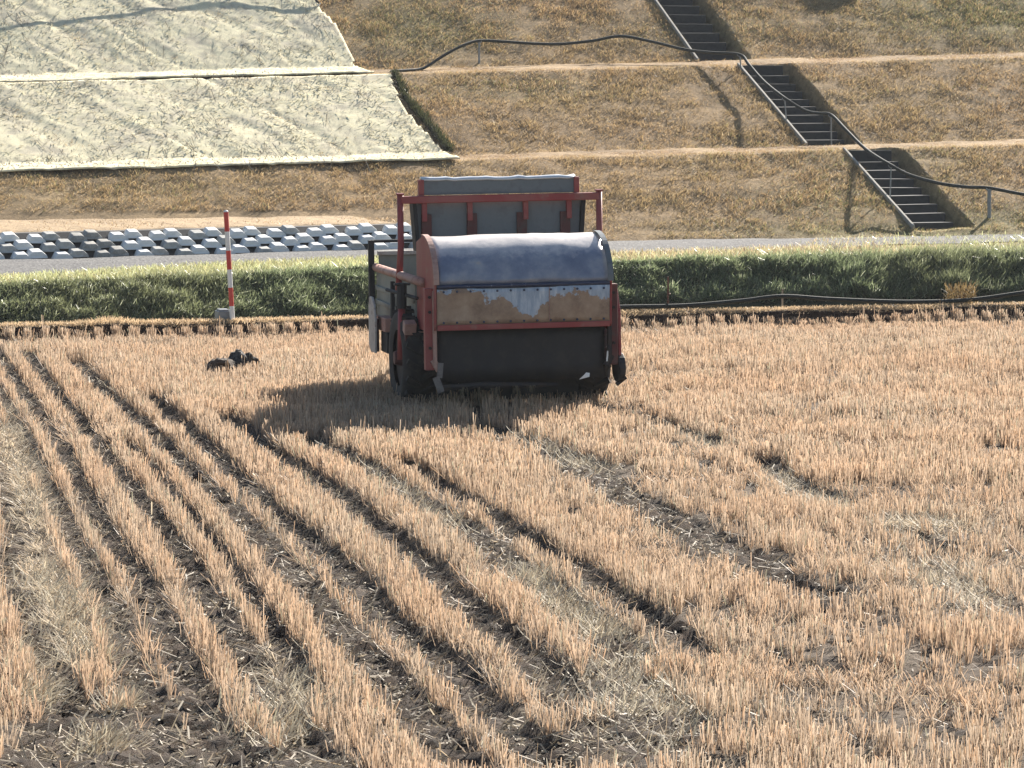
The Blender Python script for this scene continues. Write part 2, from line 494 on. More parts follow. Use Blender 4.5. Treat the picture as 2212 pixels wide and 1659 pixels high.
# bare furrows and wheel tracks (centre lines, width in metres, litter, lug marks)
FUR = [
    (L1([(-60, 520), (0, 680), (60, 850), (100, 1000)]) + L2([(60, 30), (130, 200), (200, 350), (270, 550), (340, 660), (420, 800)]), .14, .8, 1),
    (L1([(-120, 0), (0, 200), (130, 430), (215, 600), (330, 830), (440, 1050), (500, 1175)]) + L2([(620, 200), (690, 350), (730, 500), (790, 650), (870, 760), (960, 900)]), .13, .7, 1),
    (L1([(-30, -60), (20, 30), (130, 180), (240, 350), (370, 520), (440, 680), (560, 900), (700, 1100), (760, 1180)]) + L2([(860, 130), (920, 280), (980, 430), (1050, 560), (1120, 700), (1180, 830), (1250, 950), (1350, 1080), (1430, 1200)]), .135, .3, 1),
    (L1([(150, -40), (180, 10), (260, 120), (350, 220), (430, 330), (560, 470), (680, 650), (850, 850), (980, 1020), (1090, 1170)]) + L2([(1170, 130), (1270, 270), (1330, 380), (1430, 520), (1500, 650), (1600, 780), (1680, 900), (1800, 1050)]), .13, .35, 1),
    (L1([(430, 10), (530, 120), (700, 270), (850, 400), (1000, 540), (1180, 720), (1300, 830), (1450, 970), (1580, 1100), (1660, 1180)]) + M2([(0, 520), (150, 640), (270, 760), (380, 880), (480, 1000), (600, 1130), (760, 1280)]), .155, .5, 1),
    (L1([(850, 210), (960, 290), (1100, 420), (1220, 530)]) + M1([(90, 540), (220, 660), (340, 780), (470, 890), (600, 980), (720, 1080)]) + M2([(0, 110), (100, 240), (250, 400), (400, 490), (560, 590), (680, 720), (800, 840), (920, 960), (1080, 1060), (1150, 1180), (1260, 1310)]), .15, .3, 0),
    (L1([(1300, 330)]) + M1([(370, 490), (500, 560), (620, 650), (780, 760), (900, 860), (1040, 960), (1180, 1080)]) + M2([(560, 130), (680, 250), (850, 390), (960, 500), (1080, 550), (1180, 650), (1260, 780), (1320, 900)]), .15, .25, 0),
    (M1([(560, 420), (700, 490), (850, 560), (980, 640), (1150, 750), (1370, 870), (1500, 960), (1620, 1060)]) + M2([(1000, 40), (1260, 190), (1420, 330), (1600, 450), (1720, 560)]), .19, .8, 1),
    (M1([(1080, 560), (1250, 640), (1400, 740), (1580, 830), (1700, 920), (1850, 1010), (2000, 1080)]) + M2([(1480, 100), (1600, 170), (1750, 260), (1900, 370), (2050, 480), (2160, 570)]), .115, .3, 0),
    (M1([(1560, 370), (1720, 440), (1950, 520), (2150, 600)]) + R1([(0, 650), (150, 740), (300, 820), (480, 910), (600, 970), (740, 1030), (880, 1090)]) + R2([(600, 40), (900, 150), (1100, 230)]), .22, .8, 1),
    (M1([(1620, 480), (1800, 540), (2000, 620), (2150, 690)]) + R1([(60, 740), (250, 860), (420, 960), (560, 1050)]), .12, .8, 0),
    (L1([(750, 480), (900, 640), (1020, 800), (1150, 950), (1280, 1100)]) + L2([(1390, 60), (1480, 190), (1560, 320), (1650, 450), (1720, 580), (1800, 740)]), .062, .9, 0),
    (R1([(-60, 240), (0, 260), (180, 310), (350, 370), (480, 410), (620, 450)]), .15, .7, 0),
    (R1([(820, 520), (930, 630), (1150, 710), (1300, 760)]), .15, .8, 0),
    (R1([(1560, 900), (1700, 960), (1780, 1010)]), .12, .8, 0),
]
FUR_G = []
for pts, w, lit, lug in FUR:
    p = np.array(pts)
    g0 = on_z(p[:, 0], p[:, 1])[:, :2]
    # the near row's tops hide part of the furrow: what shows is its far side
    p[:, 1] += .050 * FPX / g0[:, 1]
    g1 = on_z(p[:, 0], p[:, 1])[:, :2]
    dv = g1[-1] - g1[0]; mid_ = g1.mean(0)
    rel = abs(math.atan2(dv[0], dv[1]) - math.atan2(-mid_[0], -mid_[1])) % math.pi
    rel = min(rel, math.pi - rel)
    w_hid = min(.085 * mid_[1] / CAM_H * math.sin(rel), .10)
    FUR_G.append((g1, w * .86 + w_hid, lit, lug))
BARE = [np.array(M2([(1400, 620), (1560, 500), (1850, 500), (2000, 680), (2060, 950), (2110, 1500), (1440, 1500), (1370, 1100), (1370, 900)])),
        np.array(L2([(-100, 940), (120, 900), (330, 790), (560, 760), (800, 830), (980, 930), (1120, 1010), (1350, 1060), (1700, 1010), (1950, 1010), (2060, 1110), (2120, 1500), (-100, 1500)])),
        ]
BARE_G = [on_z(b[:, 0], b[:, 1])[:, :2] for b in BARE]
# edge bund of the field: its top line
EL = on_z(np.array([0.]), np.array([705.]), .165)[0]
ER = on_z(np.array([2212.]), np.array([659.5]), .165)[0]
EK = (ER[1] - EL[1]) / (ER[0] - EL[0])
def edge_y(x):
    return EL[1] + EK * (np.asarray(x) - EL[0])

# holes in the stubble: small bare spots, more of them towards the near right
SPOTS = []
def spot(px, py, r):
    p = on_z(np.array([px]), np.array([py]))[0]; SPOTS.append((p[0], p[1], r))
for a, b, r in [(900, 150, .13), (1100, 210, .15), (390, 370, .12), (700, 600, .13), (1270, 430, .18), (840, 830, .18), (1120, 530, .1), (1620, 1040, .15),
                (1750, 1080, .13), (1840, 330, .16), (1640, 640, .1), (1300, 1000, .1), (2100, 820, .12), (560, 700, .12), (1000, 960, .12), (480, 1050, .1)]:
    (x, y), = R2([(a, b)]); spot(x, y, r)
for a, b, r in [(1650, 410, .12), (1290, 490, .14), (1080, 260, .1), (860, 340, .1), (960, 360, .1), (1930, 470, .1), (840, 510, .11), (640, 650, .12), (720, 690, .12),
                (1350, 680, .13), (1770, 830, .17), (1780, 1020, .2), (1450, 890, .12), (1330, 1050, .14), (150, 490, .1), (1330, 360, .08), (1690, 800, .12), (2030, 680, .1)]:
    (x, y), = R1([(a, b)]); spot(x, y, r)
rs = np.random.default_rng(3)
for k in range(190):
    px, py = rs.uniform(1150, 2250), rs.uniform(900, 1660)
    if rs.random() < (py - 800) / 800 * .9:
        spot(px, py, rs.uniform(.04, .11))
SPOTS = np.array(SPOTS) * np.array([1, 1, .68])

def furrow_field(x, y):
    """distance inside furrows (0..1), litter weight, lug phase, bare weight"""
    n = len(x)
    inf = np.zeros(n); lit = np.zeros(n); lug = np.zeros(n)
    for G, w, l, lg in FUR_G:
        best = np.full(n, 9.0); sp = np.zeros(n); acc = 0.0
        x0, y0 = G.min(0) - .5; x1, y1 = G.max(0) + .5
        idx = np.nonzero((x > x0) & (x < x1) & (y > y0) & (y < y1))[0]
        if len(idx) == 0: continue
        xi, yi = x[idx], y[idx]
        b = best[idx]; s = sp[idx]
        for i in range(len(G) - 1):
            a, c = G[i], G[i + 1]
            d = c - a; L = math.hypot(*d)
            if L < 1e-6: continue
            t = np.clip(((xi - a[0]) * d[0] + (yi - a[1]) * d[1]) / (L * L), 0, 1)
            dd = np.hypot(xi - a[0] - t * d[0], yi - a[1] - t * d[1])
            m = dd < b
            b = np.where(m, dd, b); s = np.where(m, acc + t * L, s)
            acc += L
        ww = w * (.90 + .20 * vnoise(xi, yi, .35, 3)) * .5 * (1 + .16 * smooth((26 - yi) / 9))
        f = smooth((ww - b) / .03 + .5)
        inf[idx] = np.maximum(inf[idx], f)
        lit[idx] = np.maximum(lit[idx], f * l)
        if lg: lug[idx] = np.maximum(lug[idx], f * (.5 + .5 * np.sin(s * 2 * math.pi / .17)))
    bare = np.zeros(n)
    jx, jy = (vnoise(x, y, .25, 8) - .5) * .5, (vnoise(x, y, .25, 9) - .5) * .5
    for P in BARE_G:
        bare = np.maximum(bare, inside(P, x + jx, y + jy * 1.6).astype(float))
    for sx, sy, r in SPOTS:
        m = (np.abs(x - sx) < r * 2) & (np.abs(y - sy) < r * 3)
        if m.any():
            d = np.hypot((x[m] - sx), (y[m] - sy) * .6) / (r * (.6 + .8 * vnoise(x[m], y[m], .08, 4)))
            bare[m] = np.maximum(bare[m], (d < 1).astype(float))
    return inf, lit, lug, bare

def field_z(x, y, f):
    inf, lit, lug, bare = f
    z = (vnoise(x, y, .55, 1) - .5) * .03 + (vnoise(x, y, .13, 2) - .5) * .03
    z = z - inf * .045 + lug * .028 - bare * .012
    return z

xs = np.concatenate([np.arange(-14, -6, .5), np.arange(-6, 6.01, .045), np.arange(6.5, 14.1, .5)])
ts = np.concatenate([np.arange(1, 13, .6), np.arange(13, 24, .05), np.arange(24, 37.5, .075)])
T0, T1 = 13.0, float(edge_y(0.0)) - .10
ts[-1] = 37.5
TT, XX = np.meshgrid(ts, xs, indexing='ij')
YY = np.where(TT > T0, T0 + (TT - T0) * (edge_y(XX) - .10 - T0) / (37.5 - T0), TT)
xf, yf = XX.ravel(), YY.ravel()
ff = furrow_field(xf, yf)
zf = field_z(xf, yf, ff) + (RNG.random(len(xf)) - .5) * .045 * (ff[0] + ff[3] * .9 + .2)
soilc = np.array([.075, .059, .048])[None] * (.75 + .5 * vnoise(xf, yf, .4, 6))[:, None]
soilc = soilc * (1 + .5 * (RNG.random(len(xf))[:, None] - .5))
tan = np.array([.20, .15, .10])
k = (1 - np.maximum(ff[0], ff[3]))[:, None] * .30
soilc = soilc * (1 - k) + tan * k
field = link('field', np_mesh('field', np.stack([xf, yf, zf], -1), grid_quads(len(ts), len(xs))[:, ::-1], soilc), M['soil'])
tag(field, 'harvested field of brown soil with pale stubble rows', kind='structure')

# ---- standing stubble
ROW_ANG = math.radians(11.5)
RN = np.array([math.cos(ROW_ANG), math.sin(ROW_ANG)])      # across the rows
def in_view(x, y, z=0.05, mx=70, top=560):
    px, py = project(np.stack([x, y, np.full_like(x, z)], -1))
    return (px > -mx) & (px < PW + mx) & (py < PH + 150) & (py > top)

def scatter_field(n):
    """points thicker towards the far edge so that the picture is evenly filled"""
    t = 12.8 + (40.5 - 12.8) * RNG.random(n)
    half = t * .1387 + 1.1
    x = (RNG.random(n) * 2 - 1) * 6.7
    ok = (np.abs(x) < half) & (t < edge_y(x) - .14)
    return x[ok], t[ok]

cx, cy = scatter_field(345000)
u = cx * RN[0] + cy * RN[1] + .10 * np.sin(cy * .23 + cx * .1)
ph = np.abs((u / .205) % 1.0 - .5) * 2            # 0 mid-row .. 1 between rows
fc = furrow_field(cx, cy)
open_w = np.clip((vnoise(cx, cy, 1.1, 12) - .25) * 1.6, 0, 1)
keep = (fc[0] < .35) & (fc[3] < .5)
pxc, pyc = project(np.stack([cx, cy, cx * 0], -1))
traced = (pxc < 980 + (pyc - 900) * 1.15)
keep &= (RNG.random(len(cx)) < np.where((ph > .72) & ~traced, .22, 1.0))
keep &= (RNG.random(len(cx)) < .55 + .45 * open_w)
gap = vnoise(cx, cy * .45, .11, 24) + .35 * vnoise(cx, cy * .5, .5, 25)
keep &= traced | (gap > .43 + .07 * smooth((24 - cy) / 8) * smooth((cx + 1.0) / 1.5))
d_e = edge_y(cx) - .10 - cy                          # distance to the bund
px_e = project(np.stack([cx, cy, cx * 0], -1))[0]
ph_e = np.abs(((cx + (cy - edge_y(cx)) * np.tan(ROW_ANG)) / .165) % 1.0 - .5) * 2
keep &= d_e > .19
keep &= d_e > .02 + .06 * vnoise(cx, cy * 0, .3, 23)
cx, cy = cx[keep], cy[keep]
ex_ = RNG.uniform(-6.6, 6.6, 16000); de0 = RNG.uniform(.03, .24, 16000); ey_ = edge_y(ex_) - .10 - de0
pe_ = np.abs(((ex_ - (de0 + .10) * np.tan(ROW_ANG)) / .165) % 1.0 - .5) * 2
ke_ = (pe_ < .36 + .25 * (vnoise(ex_, ex_ * 0, .25, 22) - .5)) & (RNG.random(16000) < .75)
cx, cy = np.concatenate([cx, ex_[ke_]]), np.concatenate([cy, ey_[ke_]])
nst = RNG.integers(3, 8, len(cx))
ci = np.repeat(np.arange(len(cx)), nst)
n = len(ci)
r = np.abs(RNG.normal(0, .011, n)); a = RNG.uniform(0, 2 * math.pi, n)
bx, by = cx[ci] + r * np.cos(a), cy[ci] + r * np.sin(a)
fb = furrow_field(bx, by)
bz = field_z(bx, by, fb) - .01
hh = (.084 + .040 * vnoise(bx, by, .6, 21)) * RNG.uniform(.45, 1.25, n)
low = RNG.random(n) < .12
hh = np.where(low, hh * .5, hh)
tall = RNG.random(n) < .02
hh = np.where(tall, hh * 1.6, hh)
de_ = edge_y(bx) - .10 - by
hh = hh * np.where(de_ > .19, .75 + .25 * smooth((de_ - .3) / 1.8), 1.25)
ln = np.stack([np.cos(a) * r * 1.2 + RNG.normal(0, .010, n), np.sin(a) * r * 1.8 + RNG.normal(0, .016, n)], -1)
# beyond the spreader's shadow the stubble by the bare headland is trampled a little
trod = np.clip(vnoise(bx, by, .5, 30) * 2 - 1.15, 0, 1)
def near_line(x, y, pts, half):
    g = on_z(np.array(pts)[:, 0], np.array(pts)[:, 1])[:, :2]
    b = np.full(len(x), 9.)
    for i in range(len(g) - 1):
        d = g[i + 1] - g[i]; L = d @ d
        t = np.clip(((x - g[i, 0]) * d[0] + (y - g[i, 1]) * d[1]) / L, 0, 1)
        b = np.minimum(b, np.hypot(x - g[i, 0] - t * d[0], y - g[i, 1] - t * d[1]))
    return smooth((half * (.7 + .6 * vnoise(x, y, .2, 31)) - b) / .03 + .5)
BELT = [(L1([(0, 420), (60, 560), (120, 800), (170, 1050)]) + L2([(250, 60), (340, 260), (400, 420), (450, 640)]), .10),
        (L2([(1560, 520), (1680, 700), (1760, 860)]), .05), (M1([(840, 600), (1000, 720), (1180, 850)]), .05),
        (R1([(860, 600), (1060, 770), (1250, 840)]), .13), (R1([(1560, 930), (1700, 900), (1850, 960)]), .14), (R1([(200, 370), (400, 440), (560, 500)]), .06),
        (R2([(1560, 60), (1800, 200), (2050, 330)]), .12), (M2([(1060, 110), (1200, 280), (1380, 430)]), .06)]
flat = np.zeros(n)
for pts_, hw_ in BELT: flat = np.maximum(flat, near_line(bx, by, pts_, hw_))
hh = hh * (1 - .62 * flat)
ln += RNG.normal(0, .075, (n, 2)) * flat[:, None]
bent = RNG.random(n) < .05
ln += RNG.normal(0, .04, (n, 2)) * bent[:, None]
ln += (RNG.normal(0, .06, (n, 2)) * trod[:, None]); hh = hh * (1 - .4 * trod)
wd = RNG.uniform(.0024, .0056, n) * np.where(by > 24, 1.4, 1.0)
warm = vnoise(bx, by, .8, 14)[:, None]
c0 = np.array([.475, .342, .238]); c1 = np.array([.46, .366, .275]); c2 = np.array([.50, .335, .215])
colr = c0 * (1 - warm) + c1 * warm
pick = RNG.random(n)[:, None]
colr = np.where(pick < .14, c2, colr)
colr = np.where((pick > .90) & (pick < .93), np.array([.33, .31, .22]), colr)
colr = np.where(pick > .93, np.array([.25, .18, .115]), colr)
colr = colr * (1 - .7 * flat[:, None]) + np.array([.66, .56, .41]) * .7 * flat[:, None]
colr = colr * RNG.uniform(.68, 1.15, n)[:, None]
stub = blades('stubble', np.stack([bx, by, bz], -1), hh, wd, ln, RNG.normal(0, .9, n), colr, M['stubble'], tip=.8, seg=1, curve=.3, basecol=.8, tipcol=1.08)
tag(stub, 'pale tan cut straw stubble standing in rows across the field', 'stubble', kind='stuff')
print('stubble stalks', n)

# ---- loose straw on the soil
lx, ly = scatter_field(900000)
fl = furrow_field(lx, ly)
w = np.maximum(fl[0] * (.62 + .5 * fl[1]), np.where(fl[3] > .5, .85, .06)) + .4 * fl[2]
w *= .35 + 1.1 * vnoise(lx, ly, .45, 17)
near_f = furrow_field(lx + .13, ly + .10)        # straw pushed beside the tracks
w = np.maximum(w, .75 * near_f[1] * (fl[0] < .5) * vnoise(lx, ly, .9, 33))
kp = RNG.random(len(lx)) < w
lx, ly = lx[kp], ly[kp]; fl = tuple(v[kp] for v in fl)
n = len(lx)
lz = field_z(lx, ly, fl)
lc = np.where(RNG.random(n)[:, None] < .55, np.array([.46, .39, .285]), np.array([.38, .30, .205])) * RNG.uniform(.3, 1.25, n)[:, None]
lit_o = laid('loose_straw', np.stack([lx, ly, lz], -1), np.where(RNG.random(n) < .88, RNG.uniform(.012, .045, n), RNG.uniform(.06, .14, n)), RNG.uniform(.004, .010, n), RNG.normal(math.radians(15), .9, n), RNG.normal(.10, .30, n), lc, M['litter'])
tag(lit_o, 'loose broken straw lying in the furrows and wheel tracks', 'straw', kind='stuff')
print('loose straws', n)

# ---- long bent straw tufts lying over the headland (whitish, long)
tx, ty = [], []
for pts, cnt, sd in [(L2([(200, 60), (330, 260), (420, 420), (470, 620)]), 1500, .10), (L2([(60, 500), (120, 760), (230, 820)]), 700, .07), (L2([(650, 880), (700, 830)]), 160, .03),
                     (L1([(40, 300), (120, 620), (200, 1000)]), 1100, .07), (M2([(1040, 80), (1150, 150), (1250, 290), (1420, 420), (1600, 520)]), 1500, .08),
                     (M1([(760, 560), (1000, 720), (1200, 860), (1400, 940)]), 900, .09), (M1([(1700, 440), (2000, 560), (2180, 620)]), 700, .07),
                     (R1([(230, 360), (400, 430), (560, 490)]), 500, .07), (R1([(850, 590), (1060, 760), (1250, 830)]), 700, .12), (R1([(1540, 960), (1650, 920), (1800, 900)]), 500, .12),
                     (L2([(1650, 620), (1800, 860), (1500, 1010)]), 900, .12), (R2([(1600, 120), (1850, 250), (1700, 60)]), 700, .2), (L1([(680, 160), (800, 260)]), 250, .08),
                     (L1([(1320, 170), (1430, 260)]), 350, .10), (L2([(520, 1050), (600, 1120)]), 260, .05), (M2([(1560, 700), (1800, 760), (1980, 860), (1700, 1100)]), 1300, .22)]:
    g = on_z(np.array(pts)[:, 0], np.array(pts)[:, 1])[:, :2]
    i = RNG.integers(0, len(g) - 1, cnt); t = RNG.random(cnt)[:, None]
    p = g[i] * (1 - t) + g[i + 1] * t + RNG.normal(0, sd, (cnt, 2)) * np.array([1, 2.2])
    tx.append(p[:, 0]); ty.append(p[:, 1])
tx, ty = np.concatenate(tx), np.concatenate(ty)
n = len(tx)
ft = furrow_field(tx, ty)
tz = field_z(tx, ty, ft)
hd = RNG.normal(math.radians(60), .8, n)
tl = RNG.uniform(.05, .17, n)
tc_ = np.where(RNG.random(n)[:, None] < .7, np.array([.62, .54, .39]), np.array([.50, .39, .26])) * RNG.uniform(.7, 1.2, n)[:, None]
tf = blades('fallen_straw', np.stack([tx, ty, tz], -1), RNG.uniform(.015, .085, n), RNG.uniform(.005, .010, n), np.stack([np.cos(hd) * tl, np.sin(hd) * tl * 1.3], -1), hd + math.pi / 2, tc_, M['litter'], tip=.4, seg=2, curve=-.35)
tag(tf, 'whitish long straw bent over in swaths beside the tracks', 'straw', kind='stuff')

# ---- dark soil clods and a freshly dug lump by the left rows
def clod(name, px, py, rx, ry, rz, mat, seed, label, cat, group=None):
    p = on_z(np.array([px]), np.array([py]))[0]
    rr = np.random.default_rng(seed)
    mb = MB(); nu, nv = 34, 18
    vs = []
    for j in range(nv + 1):
        for i in range(nu):
            th = 2 * math.pi * i / nu; ph_ = math.pi * j / nv
            dx, dy, dz = math.cos(th) * math.sin(ph_), math.sin(th) * math.sin(ph_), math.cos(ph_)
            q = .55 + .5 * float(vnoise(dx * 1.3 + seed, dy * 1.3 + dz * 1.7, .7, seed)) + .28 * float(vnoise(dx + dz, dy - dz, .22, seed + 3)) + .05 * rr.random()
            vs.append((rx * q * dx, ry * q * dy, rz * q * dz * (.8 if dz > 0 else 1)))
    fs = [(j * nu + i, j * nu + (i + 1) % nu, (j + 1) * nu + (i + 1) % nu, (j + 1) * nu + i) for j in range(nv) for i in range(nu)]
    mb.add(vs, fs)
    o = mb.build(name, mat, loc=(p[0], p[1], p[2] + rz * .25))
    return tag(o, label, cat, group)
m_, nt_, b_ = new_mat('wet_soil')
tcn = N(nt_, 'TexCoord'); nn = N(nt_, 'TexNoise', i_Scale=25.0, i_Detail=6.0)
nt_.links.new(tcn.outputs['Object'], nn.inputs['Vector'])
rr_ = ramp(nt_, nn.outputs[0], [(.35, (.022, .019, .017)), (.65, (.055, .046, .040))])
nt_.links.new(rr_.outputs[0], b_.inputs['Base Color']); b_.inputs['Roughness'].default_value = .9
M['wet_soil'] = m_
M['clod_brown'] = paint('clod_brown', (.05, .036, .028), (.08, .06, .045), .45, .6, 20.0, .95, bump=.6)
clod('soil_clod', 525, 806, .15, .16, .19, M['wet_soil'], 1, 'black wet lump of soil left on the stubble', 'clod')
clod('soil_clod', 478, 812, .15, .16, .15, M['clod_brown'], 2, 'dark brown lump of soil beside the black wet one', 'clod')
for k, (px, py, lab) in enumerate([(430, 1032, 'small dark clod of soil lying in the wide bare wheel track'), (1985, 942, 'small blackish clod of soil alone in the dense stubble beyond the tracks'),
                                   (655, 785, 'small brown clod of soil between the black lump and the spreader')]):
    clod('soil_clod', px, py, .04, .06, .045, M['clod_brown'], 5 + k, lab, 'clod')

# ---- edge bund of the field: soil bank with a dark broken face and dry grass on top
bxs = np.arange(-13, 13.01, .06)
prof = [(-.16, -.04), (-.10, .0), (-.075, .06), (-.05, .15), (.03, .165), (.14, .165), (.22, .11), (.55, -.35), (1.3, -1.15), (2.0, -1.42)]
V = []
for dy, dz in prof:
    jag = (vnoise(bxs, bxs * 0 + dz * 9, .17, 40) - .5) * (.11 if -.1 < dy < .02 else .03)
    V.append(np.stack([bxs, edge_y(bxs) + dy + jag, dz + (vnoise(bxs, bxs * 0, .4, 41) - .5) * .03 * (dz > .03)], -1))
V = np.stack(V, 0)
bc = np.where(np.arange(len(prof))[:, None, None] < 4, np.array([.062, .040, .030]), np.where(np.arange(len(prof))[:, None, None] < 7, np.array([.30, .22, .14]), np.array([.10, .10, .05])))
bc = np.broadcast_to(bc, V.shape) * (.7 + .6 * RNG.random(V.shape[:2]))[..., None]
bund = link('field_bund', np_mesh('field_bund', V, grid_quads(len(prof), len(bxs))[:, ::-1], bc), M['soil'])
tag(bund, 'low earth bund edging the stubble field, dark broken face', kind='structure')
n = 26000
gx = RNG.uniform(-6.3, 6.3, n)
off = RNG.normal(.05, .06, n)
hgt = (.012 + .035 * RNG.random(n) ** 2) * (1 + .9 * np.exp(-((project(np.stack([gx, edge_y(gx), gx * 0], -1))[0] - 235) / 45) ** 2))
off = np.maximum(off, -.055)
gz = np.interp(off, [p[0] for p in prof], [p[1] for p in prof])
gc = np.array([.62, .47, .30]) * RNG.uniform(.6, 1.15, n)[:, None]
o = blades('bund_grass', np.stack([gx, edge_y(gx) + off, gz - .004], -1), hgt, RNG.uniform(.006, .013, n), RNG.normal(0, .03, (n, 2)), RNG.normal(0, .8, n), gc, M['drygrass'], seg=1, tip=.3)
tag(o, 'short pale dry grass growing on the field bund', 'grass', kind='stuff')

# ================================================================== LOW GROUND, ROAD, BANK
g_ = np.array([[-2000, -2000, -1.75], [2000, -2000, -1.75], [2000, 2000, -1.75], [-2000, 2000, -1.75]], float)
ground = link('ground', np_mesh('ground', g_, np.array([[0, 1, 2, 3]]), np.tile([.12, .12, .06], (4, 1))), M['bankearth'])
tag(ground, kind='structure')

ROAD_Z = -.62
def gline(pts, z):
    p = np.array(pts, float); return on_z(p[:, 0], p[:, 1], z)[:, :2]
topl = gline([(0, 618), (400, 600), (820, 578), (1340, 566), (1800, 557), (2212, 548)], ROAD_Z)
nearl = gline([(0, 602), (400, 578), (820, 560), (1340, 549), (1800, 535), (2212, 521)], ROAD_Z)
farl = gline([(0, 562), (820, 541), (1340, 520), (1900, 513), (2100, 509), (2212, 506)], ROAD_Z)
def ext(l, d=9.0):
    a = l[0] - (l[1] - l[0]) / np.linalg.norm(l[1] - l[0]) * d
    b = l[-1] + (l[-1] - l[-2]) / np.linalg.norm(l[-1] - l[-2]) * d
    return np.vstack([a, l, b])
topl, nearl, farl = ext(topl), ext(nearl), ext(farl)
def yl(l, x): return np.interp(x, l[:, 0], l[:, 1])

wx = np.arange(-16, 16.01, .12)
rows = []
cols = []
def prow(y, z, c, jz=.0):
    rows.append(np.stack([wx, y + (vnoise(wx, wx * 0 + len(rows), .5, 50) - .5) * .12, z + (vnoise(wx, wx * 0 + len(rows) * 3.1, .6, 51) - .5) * jz], -1))
    cols.append(np.tile(c, (len(wx), 1)) * (.8 + .4 * RNG.random(len(wx)))[:, None])
tY = yl(topl, wx)
dk, gr, br = [.045, .05, .025], [.09, .10, .03], [.26, .20, .12]
prow(tY - 2.6, -1.62 + 0 * wx, dk); prow(tY - 1.6, -1.45 + 0 * wx, dk, .1); prow(tY - 1.0, -1.25 + 0 * wx, dk, .1); prow(tY - .6, -1.0 + 0 * wx, dk, .1)
prow(tY - .3, -.80 + 0 * wx, dk, .1); prow(tY - .08, -.66 + 0 * wx, gr, .05); prow(tY, ROAD_Z + 0 * wx, gr, .03)
nY = yl(nearl, wx); fY = yl(farl, wx)
prow(tY * .5 + nY * .5, ROAD_Z + 0 * wx, gr, .03); prow(nY, ROAD_Z - .002 + 0 * wx, br, .0); prow(fY, ROAD_Z - .002 + 0 * wx, br, .0); prow(fY + 6, ROAD_Z - .01 + 0 * wx, br, .0)
V = np.stack(rows, 0)
bank = link('grass_bank', np_mesh('grass_bank', V, grid_quads(V.shape[0], V.shape[1])[:, ::-1], np.stack(cols, 0)), M['bankearth'])
tag(bank, kind='structure')
# gravel road
rv = []
for f in np.linspace(0, 1, 9):
    j = (vnoise(wx, wx * 0 + f, .8, 55) - .5) * (.5 if f in (0, 1) else 0)
    rv.append(np.stack([wx, nY * (1 - f) + fY * f + j, ROAD_Z + .012 + .03 * math.sin(math.pi * f) + (vnoise(wx, wx * 0 + f * 5, .5, 56) - .5) * .02], -1))
V = np.stack(rv, 0)
road = link('gravel_road', np_mesh('gravel_road', V, grid_quads(V.shape[0], V.shape[1])[:, ::-1]), M['gravel'])
tag(road, kind='structure')

# weeds and grass of the bank: leaf mounds on the face, shorter growth on the verge
n = 230000
gx = RNG.uniform(-9.2, 10.2, n)
tYg = yl(topl, gx)
f = RNG.random(n)
back = f < .26
gpx = project(np.stack([gx, tYg, gx * 0 + ROAD_Z], -1))[0]
over = 1.02 + 6.0 * smooth((gpx - 1700) / 480) * RNG.random(n)      # the verge grows over the road's right end
off = np.where(back, RNG.random(n) * (yl(nearl, gx) - tYg) * over, -1.1 * ((f - .26) / .74))
gz = np.where(off > 0, ROAD_Z, np.interp(off, [-1.6, -1.0, -.6, -.3, -.08, 0], [-1.45, -1.25, -1.0, -.80, -.66, ROAD_Z]))
px, py = project(np.stack([gx, tYg + off, gz], -1))
clump = vnoise(gx, off * 1.3 + 3, .34, 60); clump2 = vnoise(gx, off + 9, 1.7, 61); fine = vnoise(gx, off * 1.5, .11, 62)
lush = smooth((px - 1400) / 700) * .45 + .8
lush = lush * (.75 + .5 * vnoise(gx, gx * 0, .9, 64))
mound = np.where(off > .04, .03 * clump, (.03 + .24 * np.clip(clump * 1.5 - .3, 0, 1) * smooth(-off / .45) + .05 * fine) * lush)
gz = gz + mound * np.sqrt(RNG.random(n))
keep = RNG.random(n) < np.where(off > .15, np.where(px > 1300, .5, .85), .30 + .85 * clump)
blade = RNG.random(n) < np.where(off > 0, .55, .30 + .4 * clump2)     # long blades among broader leaves
hgt = np.where(off > .05, RNG.uniform(.03, .12, n), np.where(blade, RNG.uniform(.05, .16, n) * lush, RNG.uniform(.005, .06, n)))
wid = np.where(blade, RNG.uniform(.008, .018, n), RNG.uniform(.018, .042, n)) * np.where(off > 0, .75, 1.0)
gcol = np.where((off > 0)[:, None], np.array([.39, .41, .21]), np.array([.185, .225, .12]))
gcol = gcol * (1 - .35 * clump2[:, None]) + np.array([.17, .13, .06]) * .35 * clump2[:, None]
drier = ((px > 1300) & (px < 1850 + 200 * RNG.random(n)) & (off > .25))[:, None]
gcol = np.where(drier & (RNG.random(n)[:, None] < .8), np.array([.40, .31, .19]), gcol)
gcol = np.where((off > 0)[:, None] & (RNG.random(n)[:, None] < .25), np.array([.38, .34, .18]), gcol)
gcol = gcol * RNG.uniform(.45, 1.5, n)[:, None]
gcol = np.where(RNG.random(n)[:, None] < .07, np.array([.50, .52, .36]), gcol)
span = np.where(blade, hgt * .55, RNG.uniform(.03, .08, n))
lean = RNG.normal(0, 1, (n, 2)) * span[:, None]; lean[:, 1] -= span * .5
K = keep
o = blades('bank_grass', np.stack([gx, tYg + off, gz - .02], -1)[K], hgt[K], wid[K], lean[K], RNG.uniform(0, 6.28, n)[K], gcol[K], M['green'], tip=.25, seg=1, curve=.2, basecol=.85, tipcol=1.15)
tag(o, 'lush green grass and weeds covering the bank below the road', 'grass', kind='stuff')

